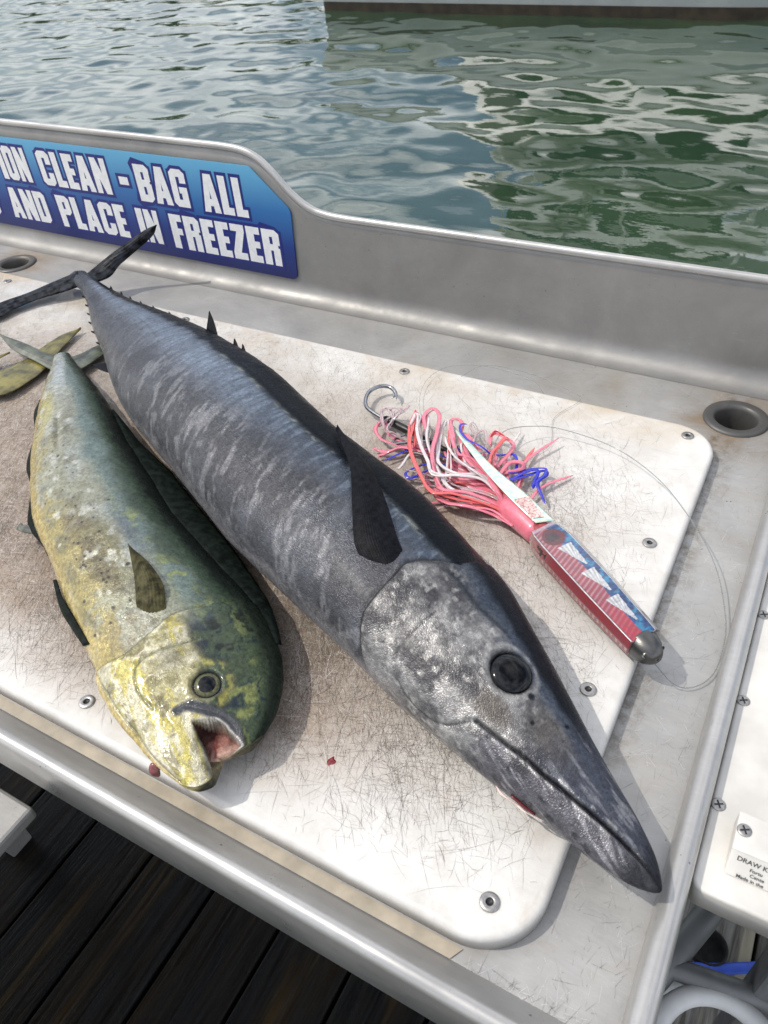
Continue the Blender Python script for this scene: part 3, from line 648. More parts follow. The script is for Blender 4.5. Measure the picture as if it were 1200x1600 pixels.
# ---------------------------------------- wahoo-like long fish (kept generic: long steel-blue fish)
W = Loft((-1.2202, .9331), (.8926, -.4508),
 [0.0, .0424, .0849, .1273, .1697, .2122, .2546, .2971, .3395, .3819, .4244, .4668, .5092, .5517, .5941, .6366, .679, .7214, .7639, .8063, .8487, .8912, .9336, .976, 1.0185, 1.0609, 1.1034, 1.1458, 1.1882, 1.2307, 1.2731, 1.3155, 1.358, 1.4004],
 [-.0072, -.0066, -.0039, -.005, -.006, -.0098, -.0123, -.0119, -.01, -.01, -.0116, -.0132, -.0149, -.0174, -.0172, -.0171, -.0173, -.0174, -.0184, -.0192, -.0198, -.0186, -.0147, -.0106, -.0079, -.0072, -.0064, -.005, -.0077, -.0098, -.0112, -.0127, -.0138, -.0145],
 [.0167, .0169, .0187, .0243, .0312, .0376, .0452, .0528, .0604, .0675, .0748, .082, .0873, .0912, .0944, .0957, .0952, .0945, .0934, .0926, .0924, .094, .0935, .0931, .0909, .086, .0823, .0792, .0699, .0601, .049, .0363, .0255, .0086],
 [.012, .0129, .0145, .0173, .0202, .0255, .0308, .0356, .0395, .0435, .0474, .0513, .0553, .0592, .0617, .0638, .0659, .067, .067, .067, .0668, .0659, .065, .0641, .062, .0597, .0565, .0509, .0453, .0381, .0306, .0228, .0141, .005],
 [.014, .0122, .0104, .0085, .0069, .0053, .0036, .002, .0004, 0, 0, 0, 0, 0, 0, 0, 0, 0, 0, 0, 0, 0, 0, 0, 0, .0004, .002, .0036, .0053, .0069, .0093, .0135, .0178, .022],
 860, 230, 20, 12)
_e = np.sqrt(np.clip(1 - (np.clip(W.q - .984, 0, 1) / .0161) ** 2, .002, 1)); W.a = W.a * _e; W.b = W.b * _e; W.l = W.l + (1 - _e) * .006; _t = np.clip(W.q / .035, 0, 1); W.b = W.b * (.42 + .58 * _t ** .8); W.l = W.l + (1 - _t ** .8) * .0065; W.a = W.a * np.sqrt(np.clip(W.q / .006, .05, 1)); W.U = W.a[:, None] * (np.pi / 2 - W.TH)
OPW = [(.7987, 62), (.7875, 78), (.7809, 91.5), (.7840, 108.5), (.7864, 127), (.7887, 139.5), (.7976, 157), (.8053, 171.5), (.8154, 183), (.8309, 192)]
PREW = [(.8198, 101), (.8209, 124.5), (.8231, 142), (.8331, 160), (.8532, 168), (.8699, 160), (.8843, 131.5)]
MOUW = [(.8843, 131.5), (.901, 127), (.9143, 122), (.9333, 118), (.9566, 105.5), (.9744, 94.5), (.9870, 86), (1.0, 80)]
NAPW = [(.7809, 91.5), (.7909, 78.5), (.8076, 73.5), (.8298, 73), (.8521, 65)]
EYEW = (.8754, 81.5)
def build_long_fish():
    root = empty('long_fish', (-.6, .6, 0)); tag(root, 'long steel grey fish with pointed snout lying across the cutting board', 'fish')
    Q, TH, S, U = W.Q, W.TH, W.Sm, W.U; D = np.degrees(TH); wv = np.cos(TH)
    top = (D < 205)
    d_op, _ = pdist(S, U, W.curve(OPW)); d_pre, _ = pdist(S, U, W.curve(PREW)); d_m, s_m = pdist(S, U, W.curve(MOUW)); d_nap, _ = pdist(S, U, W.curve(NAPW))
    opx = np.array(W.curve(OPW)); qo = np.interp(-U, -opx[:, 1], opx[:, 0], left=opx[0, 0], right=opx[-1, 0]); head = sst(-.002, .002, S - qo)   # in front of the gill cover edge
    mo = np.array(W.curve(MOUW)); um = np.interp(S, mo[:, 0], mo[:, 1])
    lower = sst(.001, -.001, U - um) * sst(.884, .892, Q)
    eq = EYEW[0] * W.L; eu = W.ev(W.a, EYEW[0]) * (np.pi / 2 - np.radians(EYEW[1])); d_e = np.hypot(S - eq, (U - eu) * 1.05)
    # ---- relief
    off = .0022 * head * np.exp(-np.maximum(0, S - qo) / .03) - .0016 * np.exp(-(d_op / .0018) ** 2) * top
    off += -.0008 * np.exp(-(d_pre / .0014) ** 2) - .0030 * np.exp(-(d_m / .0017) ** 2) * top - .0010 * np.exp(-(d_nap / .003) ** 2)
    off += .0012 * np.exp(-((d_e - .024) / .006) ** 2) - .005 * sst(.0190, .0145, d_e)
    off += .0010 * (fbm(S * 26, U * 34, 0, 4, 2) - .5) + .0005 * (fbm(S * 130, U * 40, 0, 3, 9) - .5) * (1 - head)
    off += -.0022 * sst(.9, .93, Q) * lower * sst(.003, .0, np.abs(U - um))
    # folded first dorsal fin lies in its groove along the back
    dg = sst(.40, .50, Q) * sst(.80, .765, Q); off += .0028 * dg * np.exp(-((D - 40) / 15) ** 2) - .0016 * dg * np.exp(-((D - 66) / 3.2) ** 2)
    # lower jaw runs on a little beyond the upper
    a, b = W.a[:, None], W.b[:, None]; nx, nz = np.cos(TH) / a, np.sin(TH) / b; hh = np.hypot(nx, nz); taper = sst(1.0, .97, Q)
    t = W.t0[:, None] + a * np.cos(TH) + off * taper * nx / hh; z = W.l[:, None] + b * (1 + np.sin(TH)) + off * taper * nz / hh
    P = W.world(S + .008 * sst(.92, 1.0, Q), t, np.maximum(z, np.where(S > 1.29, -.016, .0006)))
    # ---- colour (with the sky's blue sheen painted in)
    n1 = fbm(S * 16, U * 20, 0, 5, 21); n2 = fbm(S * 60, U * 60, 0, 4, 31); st = fbm(S * 210 + U * 60, U * 26, 0, 3, 41); wob = fbm(S * 11, U * 15, 0, 3, 51)
    c = np.empty(S.shape + (3,)); c[:] = (.082, .089, .108)
    bars = sst(.50, .68, .55 * fbm(S * 62 + U * 30 + 3 * wob, U * 17, 0, 3, 33) + .45 * fbm(S * 170 + U * 60, U * 60, 0, 3, 35))
    zone = sst(82, 108, D + 30 * (n1 - .5)) * sst(188, 160, D)
    c = lerp(c, (.050, .052, .062), zone * sst(.35, .62, n1) * .85); c = lerp(c, (.23, .238, .265), zone * bars * .58 * sst(.24, .42, Q))
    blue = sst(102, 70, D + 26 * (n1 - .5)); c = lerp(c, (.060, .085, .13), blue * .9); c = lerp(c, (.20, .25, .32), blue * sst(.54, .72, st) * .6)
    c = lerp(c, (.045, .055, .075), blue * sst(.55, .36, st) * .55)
    sky_sheen = np.exp(-((D - 88 + 8 * Q) / 17) ** 2) * sst(.03, .10, Q) * sst(.66, .40, Q) * (.55 + .45 * sst(.42, .6, st)); c = lerp(c, (.30, .37, .48), sky_sheen * .85)  # pale blue band paints the sky's sheen into the upper flank
    c = lerp(c, (.30, .30, .325), sst(160, 184, D + 20 * (n2 - .5)) * .8)                           # pale belly
    dark = sst(.56 + .0 * Q, .70, n1) * sst(.06, .16, Q) * sst(.42, .25, Q) * sst(90, 120, D); c = lerp(c, (.05, .05, .06), dark * .8)
    back = sst(76, 64, D + 12 * (n2 - .5) * (1 - dg)); c = lerp(c, (.005, .007, .011), back)
    edge = np.exp(-((D - 69) / 2.2) ** 2) * dg * sst(.40, .6, n2); c = lerp(c, (.30, .33, .32), edge * .7)
    pink = np.exp(-((D - 28) / 7) ** 2) * sst(.62, .74, Q) * sst(.5, .62, n2); c = lerp(c, (.16, .035, .05), pink * .5)
    tailz = sst(.10, .0, Q); c = lerp(c, (.05, .06, .075), tailz * .8)
    # head
    h1 = fbm(S * 38, U * 38, 0, 5, 61); h2 = fbm(S * 150, U * 150, 0, 3, 71)
    hc = np.empty_like(c); hc[:] = (.15, .152, .16); hc = lerp(hc, (.27, .27, .278), sst(.46, .70, h1)); hc = lerp(hc, (.055, .057, .066), sst(.54, .72, fbm(S * 80, U * 80, 0, 4, 63)) * .6); hc = lerp(hc, (.05, .05, .058), sst(.50, .36, h1) * .8); hc = lerp(hc, (.50, .50, .50), sst(.60, .74, h2) * .5)
    hc = lerp(hc, (.045, .06, .09), sst(84, 66, D + 16 * (h1 - .5) + 8 * sst(.84, .80, Q)) * .95); hc = lerp(hc, (.008, .010, .016), sst(62, 52, D + 8 * (h1 - .5)))
    hc = lerp(hc, (.42, .42, .44), sst(150, 168, D) * .6 * sst(.85, .82, Q))
    pat = np.maximum(np.exp(-(((Q - .887 + .02 * (h1 - .5)) / .014) ** 2 + ((D - 113) / 14) ** 2) ** 2), np.exp(-(((Q - .920 + .02 * (h1 - .5)) / .019) ** 2 + ((D - 86) / 17) ** 2) ** 2)); hc = lerp(hc, (.105, .096, .088), pat * .9)
    sn = sst(.905, .945, Q); hc = lerp(hc, (.06, .068, .095), sn * .85 * (1 - lower)); hc = lerp(hc, (.22, .23, .26), sn * sst(.55, .72, fbm(S * 40, U * 170, 0, 3, 81)) * .7)
    lj = lower * (.55 + .45 * sst(.89, .91, Q)); hc = lerp(hc, (.10, .10, .12), lj * .9); hc = lerp(hc, (.30, .30, .33), lj * sst(.53, .68, fbm(S * 60 + U * 120, U * 120, 0, 4, 91)) * .75)
    hc = lerp(hc, (.03, .03, .035), lj * sst(.60, .72, fbm(S * 90, U * 90, 0, 3, 95)) * .7)
    hc = lerp(hc, (.012, .013, .018), sst(.972, .992, Q) * .85)
    hm = head; c = c + (hc - c) * hm[..., None]
    ln = lambda d, w: np.exp(-(d / w) ** 2)
    c = lerp(c, (.010, .010, .012), ln(d_op, .0019) * .95 * top); c = lerp(c, (.05, .05, .055), ln(d_pre, .0014) * .9 * sst(.36, .46, fbm(S * 90, U * 90, 0, 2, 3)))
    c = lerp(c, (.008, .008, .010), ln(d_m, .0014) * .95 * top); c = lerp(c, (.02, .025, .035), ln(d_nap, .0028) * .8)
    c = lerp(c, (.62, .62, .62), np.exp(-((d_m - .0042) / .0012) ** 2) * sst(.52, .6, h2) * sst(.99, .95, Q) * .6 * top)
    c = lerp(c, (.006, .006, .008), sst(.0212, .0178, d_e)); c = lerp(c, (.45, .45, .45), np.exp(-((d_e - .0240) / .0022) ** 2) * .5 * sst(.4, .6, h1))
    for q, dd, r in ((.8932, 79, .0042), (.9166, 62, .0032), (.735, 104, .0022), (.905, 93, .0028)):
        c = lerp(c, (.01, .012, .02), sst(r, r * .5, np.hypot(S - q * W.L, U - W.ev(W.a, q) * (np.pi / 2 - np.radians(dd)))))
    ll = 100 + 8 * np.sin(Q * 16) - 14 * sst(.5, .7, Q); c = lerp(c, (.06, .06, .07), np.exp(-((D - ll) / 1.0) ** 2) * (1 - head) * .5 * sst(.4, .55, n2))   # lateral line
    met = np.clip(.50 - .5 * back + .20 * hm * (D > 80) + .5 * sky_sheen * (1 - hm), 0, 1)
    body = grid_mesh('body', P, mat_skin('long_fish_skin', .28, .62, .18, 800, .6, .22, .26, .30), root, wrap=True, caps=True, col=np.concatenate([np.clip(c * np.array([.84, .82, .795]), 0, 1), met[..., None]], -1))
    # ---- eye
    blk = simple('eye_black', (.003, .003, .004), .08, 0, .2, 60, spec=.22); iris = simple('eye_dark_iris', (.009, .010, .013), .12, .1, .4, 500, spec=.25); irl = simple('eye_iris_line', (.035, .036, .040), .15, .1, .3, 500, spec=.25)
    eyeball('eye', W.pt(EYEW[0], EYEW[1], -.0025), W.nrm(*EYEW), .0188, body, [(.60, blk), (.86, iris), (2, blk)], .40)
    # ---- fins
    mf = simple('dark_fin', (.006, .0065, .009), .42, .0, .5, 160, .4, 0, spec=.06); mf2 = simple('tail_fin_skin', (.022, .024, .029), .34, .1, .9, 70, .5, 0, spec=.06)
    pA = [W.pt(.768, 114, -.005), W.pt(.748, 110, .0012), W.pt(.722, 95, .005), W.pt(.690, 77, .008), W.pt(.655, 62, .008), W.pt(.626, 48, .006)]
    pB = [W.pt(.782, 91, -.005), W.pt(.763, 87, .002), W.pt(.728, 75, .007), W.pt(.694, 65, .009), W.pt(.656, 56, .008), W.pt(.6255, 47.4, .006)]
    patch('pectoral_fin', pA, pB, mf, root, 40, 61, .0011, .004, .00012, 17)
    patch('upper_tail_lobe', [(-1.2224, .935, .0106), (-1.1989, .95, .0286), (-1.1702, .98, .051), (-1.1406, 1.0, .0697), (-1.1118, 1.02, .0879), (-1.0869, 1.03, .0982)],
          [(-1.165, .903, .024), (-1.1549, .945, .0224), (-1.1515, .97, .0326), (-1.1418, .99, .0423), (-1.0984, 1.022, .0768), (-1.0860, 1.03, .0975)], mf2, root, 40, 21, .0028, .002, .0004, 5, 0, 2.4)
    patch('lower_tail_lobe', [(-1.2224, .935, .024), (-1.2507, .8874, .018), (-1.2722, .842, .013), (-1.2966, .7994, .010), (-1.305, .74, .008), (-1.30, .69, .006)],
          [(-1.178, .896, .024), (-1.2000, .868, .019), (-1.2309, .8358, .014), (-1.2495, .796, .011), (-1.2560, .754, .009), (-1.298, .69, .006)], mf2, root, 40, 21, .0030, .002, .0004, 5, 0, 2.4)
    def finlet(q, deg, ln_, hgt, up=1.0, nm='finlet'):
        p0 = W.pt(q, deg, -.002); p1 = W.pt(q + ln_, deg, -.002); nv = np.array(W.nrm(q, deg)); tip = p0 + nv * hgt - np.array([W.e[0], W.e[1], 0]) * ln_ * .35 + np.array([0, 0, hgt * .3 * up])
        patch(nm, [p0, (p0 + tip) / 2 - .0 * nv, tip], [p1, (p1 + tip) / 2 + nv * hgt * .08, tip], mf, root, 10, 7, .0012)
    finlet(.345, 30, .028, .022, 1.2, 'second_dorsal_fin'); finlet(.405, 28, .012, .008); finlet(.425, 30, .010, .007)
    finlet(.285, 188, .030, .022, .2, 'anal_fin')
    for q in (.08, .11, .14, .17, .20, .235): finlet(q, 180, .010, .0055, .2); finlet(q + .012, 20, .012, .006, .4)
    # torn white shreds and a spot of red at the lower jaw
    mp_ = simple('pale_flesh', (.62, .50, .46), .35, 0, .15, 300, .2, .3); mr = simple('raw_red', (.09, .008, .010), .3, 0, .3, 300)
    o = tube('jaw_shred', spline([W.pt(.910, 190, -.001), W.pt(.918, 186, .003), W.pt(.927, 191, .002), W.pt(.934, 187, .003), W.pt(.945, 190, -.001)], 14), [.0003, .0006, .0010, .0014, .0009, .0005, .0007, .0011, .0013, .0008, .0005, .0008, .0005, .0002], mp_, root, 8, .5)
    tube('jaw_wound', spline([W.pt(.922, 178, .0006), W.pt(.930, 180, .0014), W.pt(.938, 184, .0006)], 10), [.0005] + [.0014] * 8 + [.0004], mr, root, 8, .5)
    return root
build_long_fish()

# ---------------------------------------- blunt-headed yellow green fish
M_ = Loft((-1.0265, .6936), (.8164, -.5775),
 [0.0, .0301, .0601, .0902, .1203, .1503, .1804, .2104, .2405, .2706, .3006, .3307, .3608, .3908, .4209, .451, .481, .5111, .5411, .5712, .6013, .6313, .6614, .6915, .7215, .7516, .7641, .7766, .785, .7933, .8017, .81, .8184, .8267, .8351],
 [.0034, .0018, -.0003, -.002, -.0034, -.0047, -.0064, -.0081, -.0097, -.0118, -.0135, -.0148, -.0151, -.0147, -.014, -.0123, -.0093, -.006, -.0016, .0024, .0069, .0125, .0182, .0228, .0239, .0265, .0278, .0279, .0281, .0279, .0271, .0266, .0256, .0232, .02],
 [.0133, .0171, .0239, .0305, .0366, .0428, .0469, .0512, .0554, .0589, .0617, .0641, .0674, .0699, .0723, .0728, .0719, .0717, .0736, .0762, .0783, .0795, .0813, .0827, .0844, .0813, .0789, .0748, .072, .0689, .065, .0606, .0558, .0496, .0423],
 [.008, .0103, .0125, .0149, .0173, .0197, .0219, .0238, .0257, .0276, .0293, .0305, .0317, .0329, .0341, .0345, .035, .0355, .036, .0355, .0351, .0346, .0341, .0323, .03, .0262, .0241, .022, .02, .018, .016, .0138, .0115, .0092, .007],
 [.006, .0056, .0053, .0049, .0046, .0042, .0036, .0026, .0017, .0007, 0, 0, 0, 0, 0, 0, 0, 0, 0, 0, 0, 0, 0, .0022, .0049, .0077, .0088, .01, .0117, .0134, .0151, .0169, .0186, .0203, .022],
 720, 250, 20, 6)
OPM = [(.832, 66), (.8287, 80), (.8300, 91), (.8398, 105), (.8476, 120.5), (.8500, 133), (.8430, 150.5), (.8400, 168)]
THRM = [(.8432, 166), (.8776, 159.5), (.911, 160), (.9455, 158.5), (.9733, 160), (.998, 164)]
PREM = [(.8765, 80), (.8732, 88.5), (.871, 99), (.8687, 108), (.8721, 121), (.8843, 127.5), (.9043, 131), (.9288, 129)]
MAXM = [(.9440, 113), (.9440, 106), (.9540, 97), (.9677, 85), (.9855, 72), (.999, 64)]
CAVM = [(.9588, 107), (.9655, 98), (.970, 90), (.9800, 82), (.9878, 76.5), (.999, 62)]
JAWM = [(.9588, 107), (.970, 107.5), (.9811, 107), (1.0, 106)]
EYEM = (.931, 87)
def build_blunt_fish():
    root = empty('blunt_headed_fish', (-.6, .45, 0)); tag(root, 'yellow green blunt headed fish with open mouth beside the long grey fish', 'fish')
    L = M_; Q, TH, S, U = L.Q, L.TH, L.Sm, L.U; D = np.degrees(TH); top = D < 205
    t = L.t0[:, None] + L.a[:, None] * np.cos(TH)
    d_op, _ = pdist(S, U, L.curve(OPM)); d_th, _ = pdist(S, U, L.curve(THRM)); d_pre, _ = pdist(S, U, L.curve(PREM)); d_mx, _ = pdist(S, U, L.curve(MAXM))
    opx = np.array(L.curve(OPM)); qo = np.interp(-U, -opx[:, 1], opx[:, 0]); head = sst(-.0015, .0015, S - qo)
    d_e = np.hypot(S - EYEM[0] * L.L, U - L.ev(L.a, EYEM[0]) * (np.pi / 2 - np.radians(EYEM[1])))
    cu = np.array(L.curve(CAVM)); ju = np.array(L.curve(JAWM)); up_ = np.interp(S, cu[:, 0], cu[:, 1]); lo_ = np.interp(S, ju[:, 0], ju[:, 1])
    inside = sst(0, .0016, up_ - U) * sst(0, .0016, U - lo_) * sst(.9590 * L.L, .9590 * L.L + .002, S) * (D < 190)
    n1 = fbm(S * 22, U * 26, 0, 5, 121); n2 = fbm(S * 75, U * 75, 0, 4, 131); n3 = fbm(S * 9, U * 12, 0, 3, 141); n4 = fbm(S * 190, U * 190, 0, 3, 151)
    off = .0016 * head * np.exp(-np.maximum(0, S - qo) / .02) - .0014 * np.exp(-(d_op / .0016) ** 2) - .0012 * np.exp(-(d_th / .0016) ** 2) - .0011 * np.exp(-(d_pre / .0015) ** 2)
    off += .0018 * np.exp(-((d_mx - .004) / .004) ** 2) * sst(.935, .945, Q) + .0014 * np.exp(-((d_e - .017) / .004) ** 2) - .004 * sst(.014, .010, d_e)
    off += .0020 * (fbm(S * 30, U * 30, 0, 4, 7) - .5) + .0018 * np.exp(-(U / .03) ** 2 - ((Q - .805) / .02) ** 2)
    off += -.0025 * np.exp(-((U + .018 + .05 * (Q - .33)) / .004) ** 2) * sst(.26, .30, Q) * sst(.42, .36, Q)      # skin fold near the vent
    a, b = L.a[:, None], L.b[:, None]; nx, nz = np.cos(TH) / a, np.sin(TH) / b; hh = np.hypot(nx, nz); taper = sst(1.0, .985, Q)
    t = t + off * taper * nx / hh; z = L.l[:, None] + b * (1 + np.sign(np.sin(TH)) * np.abs(np.sin(TH)) ** 1.1) + off * taper * nz / hh
    # open mouth: the cheek drops away between the jaws; the lower jaw reaches past the upper
    depth = inside * sst(.958, .972, Q); z = z + (L.l[:, None] + .0035 + .004 * n1 - z) * depth
    jw = sst(.94, 1.0, Q) * np.exp(-((np.cos(TH) + .66) / .37) ** 4); sj = S + .024 * jw + .007 * sst(.96, 1, Q) * np.exp(-((np.cos(TH) - .62) / .25) ** 2); t = t + .010 * jw * sst(.95, 1.0, Q)
    P = L.world(sj, t, np.maximum(z, .0006))
    c = np.empty(S.shape + (3,)); c[:] = (.265, .275, .215)
    c = lerp(c, (.38, .42, .42), sst(.46, .64, n1) * .5); c = lerp(c, (.20, .19, .11), sst(.50, .64, n3) * sst(84, 100, D) * .9)
    c = lerp(c, (.31, .265, .10), sst(98, 128, D + 50 * (n1 - .5)) * sst(.42, .58, n2 * .5 + n3 * .5) * .85)
    c = lerp(c, (.17, .145, .085), sst(100, 112, D) * sst(150, 128, D) * sst(.50, .66, n1) * sst(.40, .60, Q) * .8)
    c = lerp(c, (.085, .072, .042), np.exp(-(((Q - .69) / .11) ** 2 + ((D - 114) / 16) ** 2)) * sst(.36, .58, n2) * .9); c = lerp(c, (.11, .10, .05), np.exp(-(((Q - .33) / .05) ** 2 + ((D - 100) / 14) ** 2)) * sst(.4, .6, n2) * .85)
    c = lerp(c, (.40, .36, .07), np.exp(-(((Q - .24) / .06) ** 2 + ((D - 128) / 16) ** 2)) * .8)
    c = lerp(c, (.16, .15, .095), sst(.55, .68, fbm(S * 48, U * 52, 0, 4, 145)) * sst(88, 98, D) * .65); c = lerp(c, (.52, .54, .50), sst(.60, .74, fbm(S * 55, U * 60, 0, 4, 146)) * sst(80, 92, D) * .6)
    c = lerp(c, (.46, .37, .14), sst(138, 158, D + 24 * (n1 - .5)) * .9); c = lerp(c, (.66, .58, .36), sst(150, 175, D) * sst(.42, .6, n2) * sst(.45, .6, Q) * .75)
    c = lerp(c, (.45, .50, .54), np.exp(-(((Q - .10) / .10) ** 2 + ((D - 100) / 26) ** 2)) * .85)
    gcut = 84 + 26 * (n1 - .5); c = lerp(c, (.13, .18, .17), sst(gcut + 6, gcut - 14, D)); c = lerp(c, (.22, .26, .10), sst(gcut + 4, gcut - 16, D) * sst(.54, .68, n2) * sst(.5, .66, Q) * .9)
    c = lerp(c, (.035, .058, .040), sst(76, 54, D + 26 * (n1 - .5))); c = lerp(c, (.008, .013, .011), sst(54, 36, D + 14 * (n2 - .5)))
    c = lerp(c, (.06, .09, .15), np.exp(-(((Q - .66) / .05) ** 2 + ((D - 80) / 7) ** 2)) * .7)
    # head: cream and yellow cheek, dark marbled forehead
    h1 = fbm(S * 45, U * 45, 0, 5, 161); h2 = fbm(S * 28 + 6 * h1, U * 60, 0, 4, 171); vein = np.abs(fbm(S * 30, U * 30, 0, 4, 181) - .5)
    hc = np.empty_like(c); hc[:] = (.30, .285, .165); hc = lerp(hc, (.52, .505, .40), sst(.47, .62, h1) * .85); hc = lerp(hc, (.42, .37, .06), sst(.50, .64, h2) * .7); hc = lerp(hc, (.15, .14, .07), sst(.47, .36, h1) * .85); hc = lerp(hc, (.11, .10, .05), sst(.56, .68, n2) * sst(.45, .55, n1) * .6)
    hc = lerp(hc, (.66, .52, .20), sst(158, 168, D) * .7); hc = lerp(hc, (.74, .72, .66), sst(.035, .01, vein) * sst(95, 120, D) * .45)
    fh = sst(88, 74, D + 18 * (h1 - .5) - 10 * sst(.88, .95, Q)); hc = lerp(hc, (.050, .072, .045), fh); hc = lerp(hc, (.20, .225, .080), fh * sst(.51, .60, h1) * sst(40, 62, D) * .85); hc = lerp(hc, (.015, .025, .040), fh * sst(.53, .64, h2) * .95)
    hc = lerp(hc, (.012, .020, .042), np.exp(-(((Q - .872) / .034) ** 2 + ((D - 77) / 8) ** 2) ** 2) * .95 * sst(.32, .46, h1)); hc = lerp(hc, (.010, .014, .012), fh * sst(.57, .66, fbm(S * 60, U * 60, 0, 4, 191)) * .9); hc = lerp(hc, (.38, .36, .09), np.exp(-((d_e - .021) / .004) ** 2) * sst(.45, .6, h2) * .7); hc = lerp(hc, (.012, .018, .014), sst(50, 30, D + 10 * (h1 - .5)))
    hc = lerp(hc, (.11, .11, .085), np.exp(-(((Q - .885) / .014) ** 2 + ((D - 100) / 10) ** 2)) * .7)
    hb = head * sst(78, 90, D) + sst(.80, .87, Q + .05 * (n1 - .5)) * sst(90, 78, D); c = c + (hc - c) * hb[..., None]
    ln = lambda d, w: np.exp(-(d / w) ** 2)
    c = lerp(c, (.07, .07, .045), ln(d_op, .0012) * .7 * top); c = lerp(c, (.20, .19, .13), ln(d_th, .0013) * .8); c = lerp(c, (.10, .11, .05), ln(d_pre, .0013) * .85)
    c = lerp(c, (.045, .05, .06), sst(.0065, .004, d_mx) * sst(.936, .942, Q) * (1 - inside)); c = lerp(c, (.62, .60, .58), np.exp(-((U - up_ - .0012) / .0011) ** 2) * sst(.957, .962, Q) * (1 - .6 * inside) * .85)
    pk = np.empty_like(c); pk[:] = (.34, .17, .15); pk = lerp(pk, (.10, .035, .04), sst(.52, .40, n1) * .8 + .15); pk = lerp(pk, (.55, .38, .33), sst(.988, 1.0, Q) * .7); pk = lerp(pk, (.16, .03, .03), np.exp(-((D - 94) / 2.5) ** 2) * .7); pk = lerp(pk, (.015, .007, .008), np.maximum(sst(.985, .966, Q), sst(84, 76, D) * sst(.998, .985, Q)) * .88)
    c = c + (pk - c) * inside[..., None]
    c = lerp(c, (.015, .015, .018), sst(.976, .992, Q) * np.exp(-((np.cos(TH) + .45) / .16) ** 2) * .9)
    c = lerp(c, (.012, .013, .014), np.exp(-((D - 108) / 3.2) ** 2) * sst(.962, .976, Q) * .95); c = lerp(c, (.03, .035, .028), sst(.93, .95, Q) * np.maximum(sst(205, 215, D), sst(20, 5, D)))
    r = np.random.default_rng(19)
    for k in range(70):
        q = r.uniform(.36, .82); dd = r.normal(116, 13) + 10 * (q - .6); rad = r.uniform(.0010, .0022) * (1.2 if q > .6 else .8)
        c = lerp(c, (.012, .012, .014), sst(rad * 1.25, rad * .7, np.hypot(S - q * L.L, U - L.ev(L.a, q) * (np.pi / 2 - np.radians(dd)))) * .92)
    c = lerp(c, (.005, .006, .006), sst(.0145, .012, d_e))
    met = np.clip(.50 + .4 * sst(60, 95, D) * (1 - head) - .45 * sst(70, 45, D) - inside, 0, 1)
    body = grid_mesh('body', P, mat_skin('blunt_fish_skin', .25, .30, .55, 1000, .45, .25, .32), root, wrap=True, caps=True, col=np.concatenate([np.clip(c * np.array([.86, .84, .80]), 0, 1), met[..., None]], -1))
    blk = simple('pupil_black', (.003, .004, .006), .07, 0, .2, 60, spec=.3); gold = simple('iris_olive', (.075, .075, .026), .2, .2, .5, 400, 0, .3); rim = simple('eye_rim', (.02, .022, .018), .3, 0, .3, 200, 0, 1.0)
    eyeball('eye', L.pt(EYEM[0], EYEM[1], -.003), L.nrm(*EYEM), .0130, body, [(.60, blk), (.84, gold), (2, rim)], .42)
    mf = simple('olive_fin', (.050, .046, .022), .4, .0, .6, 120, .4, 0, spec=.06); md = simple('black_green_dorsal_fin', (.007, .011, .009), .5, 0, .6, 120, .5, 0, spec=.06); mg = simple('grey_green_tail', (.075, .085, .062), .38, .1, .6, 60, .4, .4)
    patch('pectoral_fin', [L.pt(.803, 107, -.004), L.pt(.792, 105, .002), L.pt(.764, 98, .006), L.pt(.730, 92, .008), L.pt(.704, 88, .009)], [L.pt(.826, 92, -.004), L.pt(.813, 89, .003), L.pt(.786, 83.5, .008), L.pt(.745, 83, .009), L.pt(.704, 87.5, .009)], mf, root, 30, 31, .0009, .003, .0003, 9)
    patch('pelvic_fin', [L.pt(.800, 160, .0), L.pt(.76, 163, .001), L.pt(.71, 166, .002), L.pt(.668, 168, .002)], [L.pt(.790, 176, .001), L.pt(.75, 182, .004), L.pt(.71, 182, .006), L.pt(.667, 172, .003)], md, root, 24, 15, .0016, 0, .0002, 5)
    # long dorsal fin folded down along the back
    qs = np.linspace(.28, .90, 26); A = [L.pt(q, 12, -.002) for q in qs]; hg = np.interp(qs, [.28, .38, .5, .62, .72, .82, .90], [.003, .012, .026, .032, .026, .014, .003])
    B = [np.array(L.pt(q, 2, 0)) + np.array([L.n[0], L.n[1], -.25]) * h + np.array([0, 0, random.uniform(-.001, .001)]) for q, h in zip(qs, hg)]
    for p in B: p[2] = max(p[2], .004)
    patch('dorsal_fin', A, B, md, root, 120, 9, .0010, .001)
    qs2 = np.linspace(.16, .60, 16); patch('anal_fin', [L.pt(q, 176, -.002) for q in qs2], [np.array(L.pt(q, 186, 0)) - np.array([L.n[0], L.n[1], .2]) * (.004 + .004 * math.sin(q * 40)) for q in qs2], md, root, 80, 5, .0012)
    fA = L.pt(.515, 186, .0); patch('vent_flap', [fA, fA + np.array([-.012, -.008, -.003]), fA + np.array([-.022, -.004, -.006])], [L.pt(.545, 186, 0), fA + np.array([.0, -.016, -.004]), fA + np.array([-.020, -.014, -.008])], mg, root, 14, 9, .0012, 0, .0004, 4)
    patch('tail_lobe', [(-1.000, .690, .014), (-1.0173, .6973, .014), (-1.0488, .6909, .017), (-1.1135, .6958, .022), (-1.1642, .6960, .024)], [(-1.000, .658, .014), (-1.0150, .6600, .014), (-1.0515, .666, .016), (-1.112, .6739, .020), (-1.1645, .6945, .024)], mg, root, 36, 19, .0016, .002, .0003, 6, 0, 4.0)
